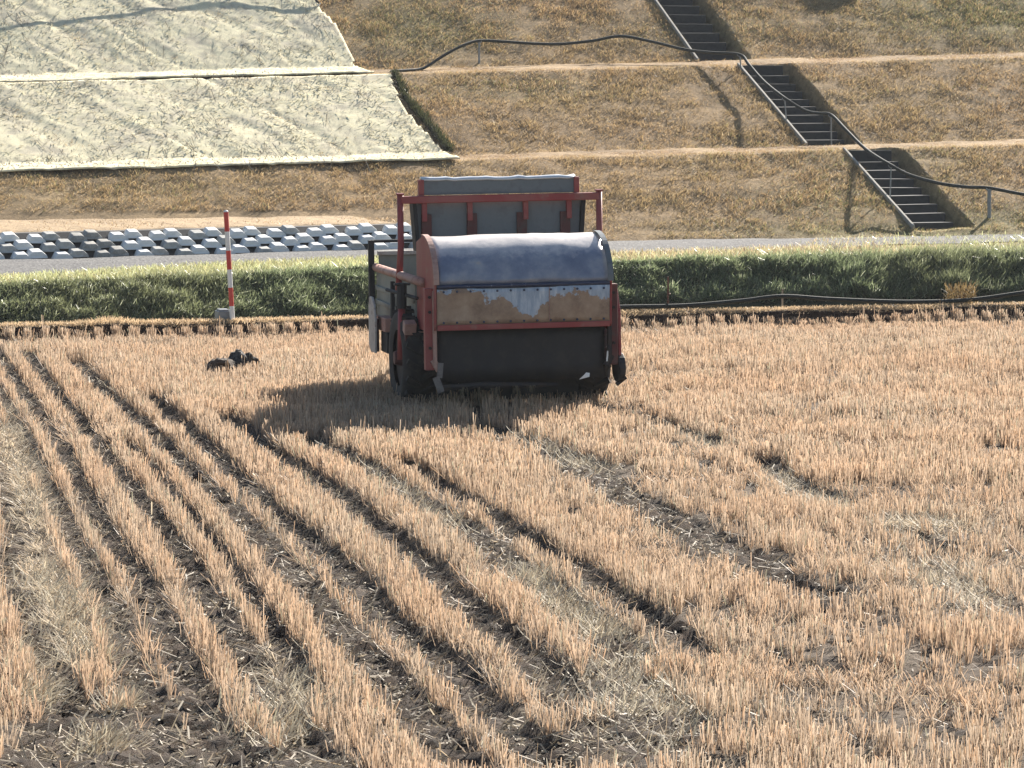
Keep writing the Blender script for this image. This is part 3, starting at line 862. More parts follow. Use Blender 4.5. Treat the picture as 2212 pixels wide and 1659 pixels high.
# ================================================================== EMBANKMENT (terraced slope, stairs, sheets)
PSI = math.radians(15.5)
EC = np.array([math.cos(PSI), math.sin(PSI)]); EN = np.array([-math.sin(PSI), math.cos(PSI)])
P0 = np.array([0.0, 66.0])
OFF = np.array([0.0, 3.6, 5.5, 9.6, 11.5, 23.6])
LINE = [(545, 486), (376, 313), (363, 301), (184, 124), (172, 113), (-330, -360)]
ZK = []
for o_, (ya, yb) in zip(OFF, LINE):
    A = on_line(np.array([0.]), np.array([float(ya)]), P0, EN, o_)[0]
    B = on_line(np.array([PW]), np.array([float(yb)]), P0, EN, o_)[0]
    ua, ub = (A[:2] - P0) @ EC, (B[:2] - P0) @ EC
    gk = (B[2] - A[2]) / (ub - ua)
    ZK.append((A[2] - gk * ua, gk))
OFFX = np.concatenate([[-3.0], OFF, [40.0]])
ZKX = [(ZK[0][0] - .9, ZK[0][1])] + ZK + [(ZK[-1][0] + .6, ZK[-1][1])]
def surf(u, o):
    u = np.asarray(u, float); o = np.asarray(o, float)
    k = np.clip(np.searchsorted(OFFX, o, side='right') - 1, 0, len(OFFX) - 2)
    za = np.array([z for z, g in ZKX]); ga = np.array([g for z, g in ZKX])
    f = (o - OFFX[k]) / (OFFX[k + 1] - OFFX[k])
    return (za[k] + ga[k] * u) * (1 - f) + (za[k + 1] + ga[k + 1] * u) * f
def epos(u, o, dz=0.0):
    u = np.asarray(u, float); o = np.asarray(o, float)
    return np.stack([P0[0] + u * EC[0] + o * EN[0], P0[1] + u * EC[1] + o * EN[1], surf(u, o) + dz], -1)
def pick_surf(px, py):
    """where a pixel's ray meets the embankment"""
    d = ray(np.array([px]), np.array([py]))[0]
    best = None
    for t in np.arange(60, 95, .02):
        p = d * t; p[2] += CAM_H
        q = p[:2] - P0
        u_, o_ = q @ EC, q @ EN
        if o_ > -2.5 and p[2] <= surf(u_, o_):
            return p, u_, o_
    return p, u_, o_
def pick_line(px, py, o_):
    A = on_line(np.array([float(px)]), np.array([float(py)]), P0, EN, o_)[0]
    return (A[:2] - P0) @ EC

US = pick_line(1975, 480, 0.0)          # left edge of the stairs
SW = .95                                # width of the treads
CHD = .62
print('stairs: u', US, 'top of flights project to', [tuple(round(float(v)) for v in project(epos(US, o_))) for o_ in OFF])
SEG = ((0.0, OFF[1], 0.0), (OFF[2], OFF[3], -.10), (OFF[4], OFF[5], -.38))     # the flights stand a little to the side of each other
def channel(u, o):
    """how far the stairway is cut below the slope"""
    out = np.zeros(np.broadcast(u, o).shape)
    for a_, b_, du in SEG:
        w = smooth((u - (US + du - .03)) / .03) * (1 - smooth((u - (US + du + SW)) / .26))
        out = np.maximum(out, w * smooth((o - a_ + .10) / .12) * (1 - smooth((o - b_ + .02) / .12)))
    return out * CHD
us = np.unique(np.concatenate([np.arange(-20, 24, .16), np.arange(US - .6, US + SW + .5, .03)]))
os_ = np.unique(np.concatenate([np.arange(-2.6, 14, .10), OFF[:5], np.arange(14, 22, .25), [24, 28, 34, 40.0]]))
UU, OO = np.meshgrid(us, os_, indexing='ij')
Z = surf(UU, OO) - channel(UU, OO) + (vnoise(UU, OO, .7, 70) - .5) * .05 + (vnoise(UU, OO, .22, 71) - .5) * .03
V = epos(UU, OO); V[..., 2] = Z
ppx, ppy = project(V)
bench = np.zeros_like(UU)
for a_, b_ in ((OFF[1], OFF[2]), (OFF[3], OFF[4])):
    bench = np.maximum(bench, smooth((OO - a_ + .05) / .1) * (1 - smooth((OO - b_) / .15)))
def green_w(px, py):
    w = np.zeros(np.shape(px))
    for cx_, cy_, rx_, ry_, a_ in [(900, 60, 190, 70, .75), (2150, 30, 320, 70, 1.0), (1880, 440, 260, 70, .55), (1950, 500, 420, 26, .9), (2180, 480, 180, 40, .9), (1100, 190, 260, 30, .35), (1560, 60, 240, 60, .4), (1850, 210, 400, 60, .12), (1850, 340, 330, 40, .35), (200, 420, 500, 60, .25)]:
        w = np.maximum(w, a_ * np.exp(-((px - cx_) / rx_) ** 2 - ((py - cy_) / ry_) ** 2))
    return w
gw = green_w(ppx, ppy)[..., None]
cl = np.array([.27, .185, .10]) * (1 - gw) + np.array([.20, .17, .08]) * gw
cl = cl * (1 - bench[..., None] * .5) + np.array([.30, .215, .13]) * bench[..., None] * .5
cl = cl * (.75 + .5 * vnoise(UU, OO, .9, 73))[..., None]
emb = link('embankment', np_mesh('embankment', V, grid_quads(len(us), len(os_)), cl), M['slope'])
tag(emb, kind='structure')

# dry grass of the slope
def slope_grass(name, n, label):
    u_ = RNG.uniform(-11.5, 16.0, n); o_ = RNG.uniform(-.25, 17.4, n)
    P = epos(u_, o_); px, py = project(P)
    ok = (px > -60) & (px < PW + 60) & (py > -70)
    ch = channel(u_, o_)
    ok &= ~(ch > CHD * .93) & ~((ch > .08) & (RNG.random(n) < .8))
    bn = ((o_ > OFF[1] + .1) & (o_ < OFF[2] - .1)) | ((o_ > OFF[3] + .1) & (o_ < OFF[4] - .1))
    cn = vnoise(u_, o_ * 1.0, .28, 80)
    ok &= RNG.random(n) < np.where(bn, .5, .50 + .55 * cn)
    berm = (py > 462 + (px / 820) * -10) & (px < 900)
    ok &= ~berm
    u_, o_, P, px, py, bn, cn, ch = (v[ok] for v in (u_, o_, P, px, py, bn, cn, ch))
    m = len(u_)
    P[:, 2] -= ch + .01
    g = green_w(px, py)
    big = vnoise(u_, o_, 1.6, 81)[:, None]
    c = np.array([.48, .325, .165]) * (1 - big) + np.array([.43, .32, .165]) * big
    c = np.where((RNG.random(m) < g * .6)[:, None], np.array([.30, .29, .12]), c)
    c = np.where(RNG.random(m)[:, None] < .07, np.array([.62, .50, .30]), c)
    c = np.where(bn[:, None], np.array([.46, .325, .195]), c)
    c = c * RNG.uniform(.55, 1.3, m)[:, None]
    hg = np.where(bn, .02, .028 + .045 * cn) * RNG.uniform(.5, 1.3, m)
    down = np.array([math.sin(PSI), -math.cos(PSI)])
    ln_ = RNG.normal(0, .05, (m, 2)) + down * (hg * .5)[:, None]
    o = blades(name, P, hg, RNG.uniform(.007, .018, m), ln_, RNG.uniform(0, 6.28, m), c, M['drygrass'], tip=.15, seg=1, basecol=.75, tipcol=1.1)
    return tag(o, label, 'grass', kind='stuff')
slope_grass('slope_grass', 620000, 'dry brown turf with olive patches covering the terraced slope')

# pale sheets of erosion-control straw mat on the left part of the slope
MATPOLY = [(-300, -300), (640, -300), (690, 15), (735, 60), (752, 95), (772, 140), (800, 152), (842, 158), (850, 190), (880, 240), (925, 290), (955, 325), (1000, 341), (990, 352), (800, 356), (600, 357), (400, 366), (0, 374), (-300, 384)]
def mat_sheet_obj(name, o0, o1, lift, label, seed):
    uu = np.arange(-14, 0.5, .055); oo = np.arange(o0, o1 + .001, .055)
    U2, O2 = np.meshgrid(uu, oo, indexing='ij')
    wr = vnoise(U2 * 1.0 + O2 * .55, O2 * .25, .30, seed) * .022 + vnoise(U2, O2, 1.6, seed + 1) * .04 + vnoise(U2, O2, .13, seed + 2) * .012
    crease = np.clip(.13 - np.abs(vnoise(U2 + O2 * .5, O2 * .3, .75, seed + 3) - .5), 0, 1)
    V = epos(U2, O2); V[..., 2] += lift + wr - crease * .22 * vnoise(U2, O2, .8, seed + 5)
    fx, fy = project(V)
    jx = (vnoise(U2, O2, .8, seed + 4) - .5) * 14
    q = grid_quads(len(uu), len(oo))
    okv = inside(MATPOLY, fx.ravel() + jx.ravel(), fy.ravel())
    q = q[okv[q].all(1)]
    used, inv = np.unique(q, return_inverse=True)
    me = np_mesh(name, V.reshape(-1, 3)[used], inv.reshape(-1, 4))
    o = link(name, me, M['sheet'])
    s = o.modifiers.new('thick', 'SOLIDIFY'); s.thickness = .02; s.offset = -1
    # loose straw ends of the mat, standing off its face
    Vu = V.reshape(-1, 3)[used]; nf = 26000
    i_ = RNG.integers(0, len(Vu), nf); B_ = Vu[i_] + np.stack([RNG.normal(0, .03, nf), RNG.normal(0, .03, nf), np.full(nf, -.004)], -1)
    px_, py_ = project(B_); ok_ = (px_ > -30) & (py_ > -40); B_ = B_[ok_]; nf = len(B_)
    thin = vnoise((B_[:, 0] + B_[:, 1] * .4), B_[:, 1] * .5, .45, seed + 6) * .6 + vnoise(B_[:, 0], B_[:, 1], 1.4, seed + 7) * .4
    keep_ = RNG.random(nf) < np.clip((thin - .22) * 3.2, .08, 1); B_ = B_[keep_]; nf = len(B_)
    cf = np.where(RNG.random(nf)[:, None] < .06, np.array([.20, .17, .11]), np.array([.62, .57, .42])) * RNG.uniform(.8, 1.1, nf)[:, None]
    fo = blades('loose_fibres', B_, RNG.uniform(.004, .016, nf), RNG.uniform(.012, .03, nf), RNG.normal(0, .06, (nf, 2)), RNG.uniform(0, 6.28, nf), cf, M['litter'], seg=1, tip=.5, parent=o)
    fo['kind'] = 'stuff'
    return tag(o, label, 'straw mat')
mat_sheet_obj('straw_mat', OFF[3] - .05, 19.5, .05, 'cream straw erosion mat pegged on the upper slope beside a bare patch of turf', 90)
mat_sheet_obj('straw_mat', OFF[1] - .06, OFF[3] - .10, .045, 'cream straw erosion mat on the middle slope above the block wall', 110)
# dark dead stems and weeds poking through the mats and along their edges
n = 15000
u_ = RNG.uniform(-11, 0.2, n); o_ = RNG.uniform(OFF[1], 16.5, n)
P = epos(u_, o_, .105); px, py = project(P)
wgt = np.clip(vnoise(u_, o_, 1.3, 95) * 2.2 - 1.05, 0, 1) + .8 * np.exp(-((py - 355) / 14) ** 2) + .5 * np.exp(-((py - 178) / 6) ** 2) + .6 * np.exp(-((px - 690) / 50) ** 2 - ((py - 70) / 60) ** 2)
ok = inside(MATPOLY, px, py) & (RNG.random(n) < wgt * .40)
u_, o_, P = u_[ok], o_[ok], P[ok]; n = len(P)
hd = math.atan2(-EN[1], -EN[0]) + RNG.normal(0, .30, n); tl = np.where(RNG.random(n) < .75, RNG.uniform(.05, .20, n), RNG.uniform(.2, .75, n))
o = blades('dead_stems', P, RNG.uniform(.0, .02, n) - tl * .41 * np.cos(hd - math.atan2(-EN[1], -EN[0])), RNG.uniform(.008, .020, n), np.stack([np.cos(hd), np.sin(hd)], -1) * tl[:, None], hd + math.pi / 2, np.array([.10, .09, .065]) * RNG.uniform(.5, 1.5, n)[:, None], M['drygrass'], seg=1, tip=.4, curve=0)
tag(o, 'dark dead stems poking through the pale straw mats', 'stems', kind='stuff')
n = 2600
t = RNG.random(n)
ex = np.interp(t, [0, .25, .6, 1], [846, 872, 925, 965]) + np.abs(RNG.normal(0, 7, n)); ey = np.interp(t, [0, .25, .6, 1], [165, 225, 285, 332])
oo_ = np.interp(ey, [project(epos(-3., OFF[3]))[1], project(epos(-1., OFF[2]))[1]], [OFF[3], OFF[2]])
A = np.stack([on_line(ex[i:i + 1], ey[i:i + 1], P0, EN, oo_[i])[0] for i in range(n)])
uu_ = (A[:, :2] - P0) @ EC
o = blades('edge_weeds', epos(uu_, oo_, -.01), RNG.uniform(.05, .17, n), RNG.uniform(.012, .03, n), RNG.normal(0, .05, (n, 2)), RNG.uniform(0, 6.28, n), np.array([.045, .05, .022]) * RNG.uniform(.5, 1.5, n)[:, None], M['green'], seg=1, tip=.2)
tag(o, 'dark green weeds growing along the edge of the straw mat', 'weeds', kind='stuff')

# stairs: three flights of concrete steps sunk in the slope with a pale kerb on one side
def flight(o_a, o_b, nstep, label, du=0.0):
    root = empty('stair_flight', tuple(epos(US + du, o_a)))
    rz = PSI
    root.rotation_euler = (0, 0, rz)
    z0 = float(surf(US, o_a)); z1 = float(surf(US, o_b))
    run = (o_b - o_a) / nstep; rise = (z1 - z0) / nstep
    step = MB()
    step.box((SW / 2, run * .5 + .04, -.20), (SW - .012, run + .08, .40))
    me = None
    for i in range(nstep):
        if me is None:
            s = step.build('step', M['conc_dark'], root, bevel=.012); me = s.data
        else:
            s = link('step', me, None, root)
            b = s.modifiers.new('bevel', 'BEVEL'); b.width = .012; b.segments = 2
        s.location = (0, i * run, (i + 1) * rise - .22 + random.uniform(-.006, .006))
        s.rotation_euler = (random.uniform(-.01, .01), random.uniform(-.012, .012), 0)
    L = o_b - o_a
    kb = MB()
    kb.prism([(-.05, -.35), (L + .02, z1 - z0 - .35), (L + .02, z1 - z0 + .055), (-.05, .055)], -.058, -.006)
    kb.build('kerb', M['conc_edge'], root, bevel=.01)
    MB().box((SW / 2 + .02, L + .05, z1 - z0 - .21), (SW - .03, .10, .40)).build('head_wall', M['conc_dark'], root, bevel=.01)
    return tag(root, label, 'stairs', 'concrete stair flights on the slope')
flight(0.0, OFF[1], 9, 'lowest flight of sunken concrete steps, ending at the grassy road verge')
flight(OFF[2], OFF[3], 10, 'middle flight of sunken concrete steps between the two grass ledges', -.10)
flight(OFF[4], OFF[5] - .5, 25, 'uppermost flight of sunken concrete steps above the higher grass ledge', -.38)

# ---- block wall with berm on the left
WALL_Z = ROAD_Z
wa = on_z(np.array([-260.]), np.array([569.5]), WALL_Z)[0]; wb = on_z(np.array([960.]), np.array([537.]), WALL_Z)[0]
wdir = (wb - wa); WL = float(np.hypot(wdir[0], wdir[1])); wrz = math.atan2(wdir[1], wdir[0])
wall = empty('block_wall', tuple(wa), wrz)
tag(wall, 'low retaining wall of white studded concrete blocks along the gravel road', 'retaining wall')
WH, WR, SK = .40, .66, .46      # rise, run and sideways lean of the block columns
PNL = .74
npan = int(round(WL / PNL)); PNL = WL / npan
M['conc_white'] = paint('conc_white', (.66, .66, .64), (.52, .52, .50), .45, .65, 9.0, .85, bump=.4)
M['conc_worn'] = paint('conc_worn', (.40, .40, .38), (.28, .27, .25), .40, .6, 11.0, .9, bump=.5)
M['conc_stained'] = paint('conc_stained', (.24, .23, .21), (.38, .37, .34), .42, .62, 8.0, .9, bump=.5)
def stud_mesh(w, h, dep):
    """stud with an upright front, a top leaning forward and splayed flanks"""
    mb = MB()
    a = w / 2; b = w * .25
    vs = [(-a, 0, 0), (a, 0, 0), (a * .92, dep, .03), (-a * .92, dep, .03), (-b, .025, h), (b, .025, h), (b * 1.05, dep, h + dep * .21), (-b * 1.05, dep, h + dep * .21),
          (-a, .02, h * .35), (a, .02, h * .35)]
    mb.add(vs, [(0, 1, 9, 8), (8, 9, 5, 4), (4, 5, 6, 7), (1, 2, 6, 9), (9, 6, 5), (0, 8, 7, 3), (8, 4, 7), (3, 7, 6, 2), (0, 3, 2, 1)])
    return mb
studme = None
panme = None
for i in range(npan):
    # slab behind the studs
    if panme is None:
        mb = MB()
        a0, a1 = .012, PNL - .012
        vs = [(a0, .05, -.04), (a1, .05, -.04), (a1 - SK, .05 + WR, WH), (a0 - SK, .05 + WR, WH), (a0, .30, -.04), (a1, .30, -.04), (a1 - SK, .30 + WR, WH), (a0 - SK, .30 + WR, WH)]
        mb.add(vs, [(0, 1, 2, 3), (7, 6, 5, 4), (0, 4, 5, 1), (3, 2, 6, 7), (0, 3, 7, 4), (1, 5, 6, 2)])
        p = mb.build('block', M['conc_dark'], wall); panme = p.data
    else:
        p = link('block', panme, None, wall)
    p.location = (i * PNL, 0, 0)
    for r_ in range(3):
        for c_ in range(2):
            if studme is None:
                s = stud_mesh(.335, .112, .215).build('stud', M['conc_white'], p, bevel=.010); studme = s.data
            else:
                s = link('stud', studme, None, p); b = s.modifiers.new('bevel', 'BEVEL'); b.width = .012; b.segments = 2
            if random.random() < .15:
                s.material_slots[0].link = 'OBJECT'; s.material_slots[0].material = M['conc_worn'] if i != 5 else M['conc_stained']
            elif i == 5:
                s.material_slots[0].link = 'OBJECT'; s.material_slots[0].material = M['conc_stained']
            fz = r_ / 3 + (.055 if c_ else -.045)
            s.location = (.215 + c_ * .330 - SK * fz + random.uniform(-.008, .008), WR * fz - .02, WH * fz - .01)
            s.rotation_euler = (random.uniform(-.04, .04), random.uniform(-.03, .03), random.uniform(-.03, .03))
            s.scale = (random.uniform(.95, 1.05), random.uniform(.9, 1.1), random.uniform(.95, 1.05))
# sandy berm behind the wall
qs = np.arange(-8, WL + 1.2, .12)
wd_ = np.array([math.cos(wrz), math.sin(wrz)]); wn_ = np.array([-math.sin(wrz), math.cos(wrz)])
V = []; cc = []
bot = WALL_Z + WH
for dn, dz, c in [(.30, -.55, .5), (WR + .30, WH - .06, .55), (WR + .36, WH + .0, 1), (WR + .7, WH + .01, 1.), (WR + 1.6, WH + .02, 1.05), (WR + 2.6, WH + .03, 1.0), (WR + 4.6, WH + .05, .8)]:
    fade = smooth((WL + .9 - qs) / .8)
    zz_ = WALL_Z - .06 + (dz + .06) * np.where(dz > 0, fade, 1)
    V.append(np.stack([wa[0] - SK * wd_[0] + qs * wd_[0] + dn * wn_[0], wa[1] - SK * wd_[1] + qs * wd_[1] + dn * wn_[1], zz_ + (vnoise(qs, qs * 0 + dn * 2, .5, 100) - .5) * .04], -1))
    cc.append(np.tile(np.array([.36, .265, .165]) * c, (len(qs), 1)) * (.85 + .3 * RNG.random(len(qs)))[:, None])
berm = link('sandy_berm', np_mesh('sandy_berm', np.stack(V, 0), grid_quads(len(V), len(qs))[:, ::-1], np.stack(cc, 0)), M['bankearth'])
tag(berm, kind='structure')

n = 9000
q_ = RNG.uniform(-.5, WL + .6, n); dn_ = RNG.uniform(WR + .4, WR + 4.4, n)
P = np.stack([wa[0] - SK * wd_[0] + q_ * wd_[0] + dn_ * wn_[0], wa[1] - SK * wd_[1] + q_ * wd_[1] + dn_ * wn_[1], np.full(n, WALL_Z + WH + .005)], -1)
k_ = RNG.random(n) < .15 + .9 * vnoise(q_, dn_, .5, 120) * smooth((dn_ - WR) / 3)
P = P[k_]; n = len(P)
o = blades('berm_grass', P, RNG.uniform(.01, .05, n), RNG.uniform(.012, .03, n), RNG.normal(0, .04, (n, 2)), RNG.uniform(0, 6.28, n), np.array([.46, .34, .21]) * RNG.uniform(.5, 1.2, n)[:, None], M['drygrass'], seg=1, tip=.2)
tag(o, 'thin dry grass on the sandy strip behind the block wall', 'grass', kind='stuff')

# ================================================================== HOSES ON STAKES
def catmull(P, k=8):
    P = [Vector(p) for p in P]; out = []
    for i in range(len(P) - 1):
        p0 = P[max(i - 1, 0)]; p1 = P[i]; p2 = P[i + 1]; p3 = P[min(i + 2, len(P) - 1)]
        for j in range(k):
            t = j / k
            out.append(.5 * ((2 * p1) + (-p0 + p2) * t + (2 * p0 - 5 * p1 + 4 * p2 - p3) * t * t + (-p0 + 3 * p1 - 3 * p2 + p3) * t ** 3))
    out.append(P[-1])
    return out
def hose(name, pts, r, mat, label):
    mb = MB(); mb.tube(pts, r, 8)
    o = mb.build(name, mat, smooth_shade=True)
    return tag(o, label, 'hose')

# slope hose: supports stand on the slope; the hose hangs between them
SUP = [((845, 157), None), ((1035, 138), (1035, 88)), ((1340, 128), (1340, 78)), ((1602, 152), (1598, 118)), ((1700, 266), (1695, 212)), ((1798, 312), (1795, 248)), ((1921, 420), (1925, 357)), ((2137, 472), (2137, 406)), ((2400, 500), (2400, 440))]
depth_at = []
tops = []
pl = {1: ('light metal stake carrying the black hose beside the straw mat corner', 'grey_post', .022),
      3: ('short stake carrying the hose at the head of the middle stair flight', 'grey_post', .014), 4: ('thin stake carrying the hose halfway up the middle stairs', 'grey_post', .014),
      5: ('thin stake carrying the hose at the foot of the middle stairs', 'grey_post', .014), 6: ('thin pale stake carrying the hose beside the lowest stair flight', 'grey_post', .014),
      7: ('thick grey post carrying the hose over the grassy verge', 'grey_post', .036)}
for i, (bpx, tpx) in enumerate(SUP):
    p, u_, o_ = pick_surf(*bpx)
    depth_at.append(p[1])
    if tpx is None:
        tops.append(Vector(p) + Vector((0, 0, .03))); continue
    tp = on_y(np.array([float(tpx[0])]), np.array([float(tpx[1])]), p[1])[0]
    tops.append(Vector(tp))
    if i in pl:
        lab, mt, rr = pl[i]
        ch_ = float(channel(np.array([u_]), np.array([o_]))[0])
        root = empty('hose_stake', (p[0], p[1], p[2] - ch_))
        L = tp[2] - p[2] + ch_
        mb = MB(); mb.tube([(0, 0, -.08), (tp[0] - p[0], 0, L - .02)], rr, 8); mb.build('shaft', M[mt], root, smooth_shade=False)
        mb = MB(); k_ = [(tp[0] - p[0] + .05 * math.cos(a_), 0.0, L + .005 + .05 * math.sin(a_)) for a_ in np.linspace(-math.pi, 0, 9)]
        mb.tube(k_, rr * .6, 6); mb.build('hook', M[mt], root)
        tag(root, lab, 'stake', 'stakes carrying the hose up the slope')
midpx = [[(880, 152), (915, 147), (960, 119), (1000, 98)], [(1090, 90), (1150, 94), (1210, 95), (1280, 88)], [(1400, 88), (1480, 107), (1540, 114)], [(1618, 140), (1650, 176)], [(1740, 239), (1770, 245)], [(1825, 278), (1870, 322)], [(1965, 378), (2030, 396), (2090, 404)], [(2212, 420), (2300, 432)]]
HP = []
for i in range(len(SUP) - 1):
    HP.append(tops[i])
    m = midpx[i]
    for j, (x, y) in enumerate(m):
        f = (x - (SUP[i][1] or SUP[i][0])[0]) / ((SUP[i + 1][1])[0] - (SUP[i][1] or SUP[i][0])[0])
        Y = depth_at[i] * (1 - f) + depth_at[i + 1] * f
        HP.append(Vector(on_y(np.array([float(x)]), np.array([float(y)]), Y)[0]))
HP.append(tops[-1])
hose('black_hose', catmull(HP, 5), .032, M['hose'], 'long black hose carried on stakes down the slope beside the stairs')
# upper hose above the left mat: runs out of the picture, its shadow falls across the mat
UP = [(688, 20, .14), (640, -8, .30), (560, -34, .40), (470, -28, .40), (330, -10, .40), (180, 8, .40), (40, 26, .42), (-120, 46, .42), (-330, 70, .40)]
pts = []
feet = []
for x, y, h_ in UP:
    p, u_, o_ = pick_surf(x, y); feet.append((p, h_)); pts.append(Vector(p) + Vector((0, 0, h_)))
hose('black_hose', catmull(pts, 5), .024, M['hose'], 'black hose strung above the upper straw mat along the top edge')
for k_, lab in ((0, 'white stake holding the hose at the top corner of the upper mat'), (2, 'white stake holding the hose over the upper mat, next after the corner stake'), (7, 'white stake holding the far end of the hose over the upper mat')):
    p, h_ = feet[k_]
    root = empty('hose_stake', tuple(p))
    mb = MB(); mb.tube([(0, 0, -.1), (0, 0, h_ - .025)], .024, 8); mb.build('shaft', M['white_plastic'], root)
    mb = MB(); mb.tube([(.045 * math.cos(a_), 0, h_ + .045 * math.sin(a_)) for a_ in np.linspace(-math.pi, 0, 9)], .01, 6); mb.build('hook', M['white_plastic'], root)
    tag(root, lab, 'stake', 'white stakes above the upper mat')

# field-edge hose
EH = [(1250, 666), (1341, 663), (1480, 660), (1600, 650), (1690, 640), (1790, 646), (1950, 652), (2090, 648), (2212, 632), (2330, 618)]
P = []
for x, y in EH:
    d = ray(np.array([float(x)]), np.array([float(y)]))[0]
    t = (EL[1] + .10 - EK * EL[0]) / (d[1] - EK * d[0])
    P.append(Vector((d[0] * t, d[1] * t, CAM_H + d[2] * t)))
hose('green_hose', catmull(P, 7), .022, M['hose'], 'dark green hose running along the field edge in front of the grass bank')
def edge_stake(px, y0, y1, r, mat, label, off):
    d = ray(np.array([float(px)]), np.array([float(y0)]))[0]
    t = (EL[1] + off - EK * EL[0]) / (d[1] - EK * d[0])
    b_ = Vector((d[0] * t, d[1] * t, CAM_H + d[2] * t))
    tp = on_y(np.array([float(px)]), np.array([float(y1)]), b_.y)[0]
    root = empty('edge_stake', (b_.x, b_.y, b_.z))
    mb = MB(); L = tp[2] - b_.z
    mb.tube([(0, 0, -.15), (0, 0, L)], [r, r * .85], 7); mb.build('shaft', mat, root)
    mb = MB(); mb.tube([(-.012, 0, L * .62), (.012, 0, L * .60), (.02, .03, L * .6)], r * .7, 6); mb.build('tie_wire', mat, root)
    return tag(root, label, 'stake')
edge_stake(1690, 668, 624, .012, M['wood'], 'pale wooden stake holding the green hose at the field edge', .30)
edge_stake(1443, 690, 598, .012, M['rust_stake'], 'thin rusty rod standing in the field edge beside the spreader', .12)

# ================================================================== RANGING POLE, CONCRETE BLOCK
Yp = float(edge_y(on_y(np.array([502.]), np.array([688.]), 38.)[0][0])) + .10
b_ = on_y(np.array([502.]), np.array([688.]), Yp)[0]; t_ = on_y(np.array([488.]), np.array([458.]), Yp)[0]
pole = empty('ranging_pole', tuple(b_))
tag(pole, 'red and white banded survey pole stuck upright in the field bund', 'survey pole')
ax = Vector(t_) - Vector(b_)
ys = [458, 500, 541, 582, 621, 661, 690]
for i in range(6):
    f0 = (688 - ys[i + 1]) / 230.; f1 = (688 - ys[i]) / 230.
    mb = MB(); mb.tube([ax * f0, ax * f1], .024 if i % 2 else .0236, 14)
    mb.build('red_band' if i % 2 == 0 else 'white_band', M['pole_red'] if i % 2 == 0 else M['pole_white'], pole, smooth_shade=False)
mb = MB(); mb.tube([ax * 1.0, ax * 1.01, ax * 1.018], [.024, .022, .010], 14); mb.build('cap', M['pole_white'], pole)
mb = MB(); mb.tube([ax * 0, ax * -.12, ax * -.2], [.02, .014, .003], 10); mb.build('spike', M['grey_post'], pole)
cb = on_y(np.array([482.]), np.array([687.]), Yp + .10)[0]
mb = MB(); mb.box((0, 0, .04), (.13, .19, .085)); mb.box((0, 0, .09), (.10, .15, .02))
o = mb.build('concrete_block', M['grey_post'], bevel=.006, loc=(cb[0], cb[1], cb[2] - .01)); o.rotation_euler = (0, 0, .3)
tag(o, 'small grey concrete block lying beside the survey pole', 'concrete block')

# ================================================================== dark shrub at the top right of the slope
def shrub(px, py, rx, ry, rz, nleaf, label):
    p, u_, o_ = pick_surf(px, py)
    root = empty('shrub', tuple(p))
    mb = MB()
    for k in range(9):
        a_ = k * .7; L = .8 * rz
        mb.tube([(0, 0, -.05), (.2 * rx * math.cos(a_), .2 * ry * math.sin(a_), L * .5), (.6 * rx * math.cos(a_), .6 * ry * math.sin(a_), L)], [.03, .02, .008], 6)
    mb.build('stems', M['wood'], root)
    th = RNG.uniform(0, 6.28, nleaf); cz = RNG.uniform(-.1, 1, nleaf); rr = np.sqrt(np.clip(1 - cz * cz, 0, 1)); q = RNG.uniform(.72, 1.03, nleaf) * (.9 + .2 * vnoise(th * 2, cz * 3, .6, 3))
    P = np.stack([rx * q * rr * np.cos(th), ry * q * rr * np.sin(th), rz * q * np.maximum(cz, -.02) + .03], -1)
    c = np.array([.022, .034, .020]) * RNG.uniform(.6, 1.5, nleaf)[:, None]
    blades('leaves', P, RNG.uniform(.01, .06, nleaf), RNG.uniform(.02, .04, nleaf), RNG.normal(0, .05, (nleaf, 2)), RNG.uniform(0, 6.28, nleaf), c, M['green'], seg=1, tip=.3, parent=root)
    return tag(root, label, 'shrub')
shrub(1838, -60, .74, .42, .36, 9000, 'dark low evergreen shrub high on the slope right of the stairs')

# dry weed standing by the field-edge hose at the right, leafy weeds at the left end of the bank
def weed(px, py, off, n, h, spread, col, label, wid=.012):
    d = ray(np.array([float(px)]), np.array([float(py)]))[0]
    t = (EL[1] + off - EK * EL[0]) / (d[1] - EK * d[0])
    p = d * t; p[2] += CAM_H
    root = empty('dry_weed', tuple(p))
    a_ = RNG.uniform(0, 6.28, n); r_ = spread * np.sqrt(RNG.random(n)); z_ = RNG.random(n) * h * .75
    mb = MB()
    for k in range(7):
        aa = k * .9
        mb.tube([(0, 0, -.1), (.3 * spread * math.cos(aa), .3 * spread * math.sin(aa), h * .5), (spread * .8 * math.cos(aa), spread * .8 * math.sin(aa), h * (.75 + .05 * k))], [.006, .005, .002], 5)
    mb.build('stems', M['rust_stake'], root)
    blades('leaves', np.stack([r_ * np.cos(a_), r_ * np.sin(a_), z_], -1), RNG.uniform(.03, .10, n), RNG.uniform(.006, wid, n), RNG.normal(0, .04, (n, 2)), RNG.uniform(0, 6.28, n), np.array(col) * RNG.uniform(.6, 1.3, n)[:, None], M['drygrass'], seg=1, parent=root)
    return tag(root, label, 'weed')
weed(2075, 662, .28, 420, .26, .17, (.24, .17, .08), 'brown dried weed standing behind the green hose')

# ================================================================== MANURE SPREADER
SPY = 30.0
sp0 = on_z(np.array([1122.]), np.array([887.]))[0]
TH = math.radians(12)
spr = empty('manure_spreader', (sp0[0], sp0[1], 0.09), TH)
spr.scale = (.968, .968, .968)
spr.rotation_euler = (0, math.radians(-.7), TH)
tag(spr, 'old red and grey manure spreader trailer standing in the stubble field', 'trailer')
S = spr
HW = .71
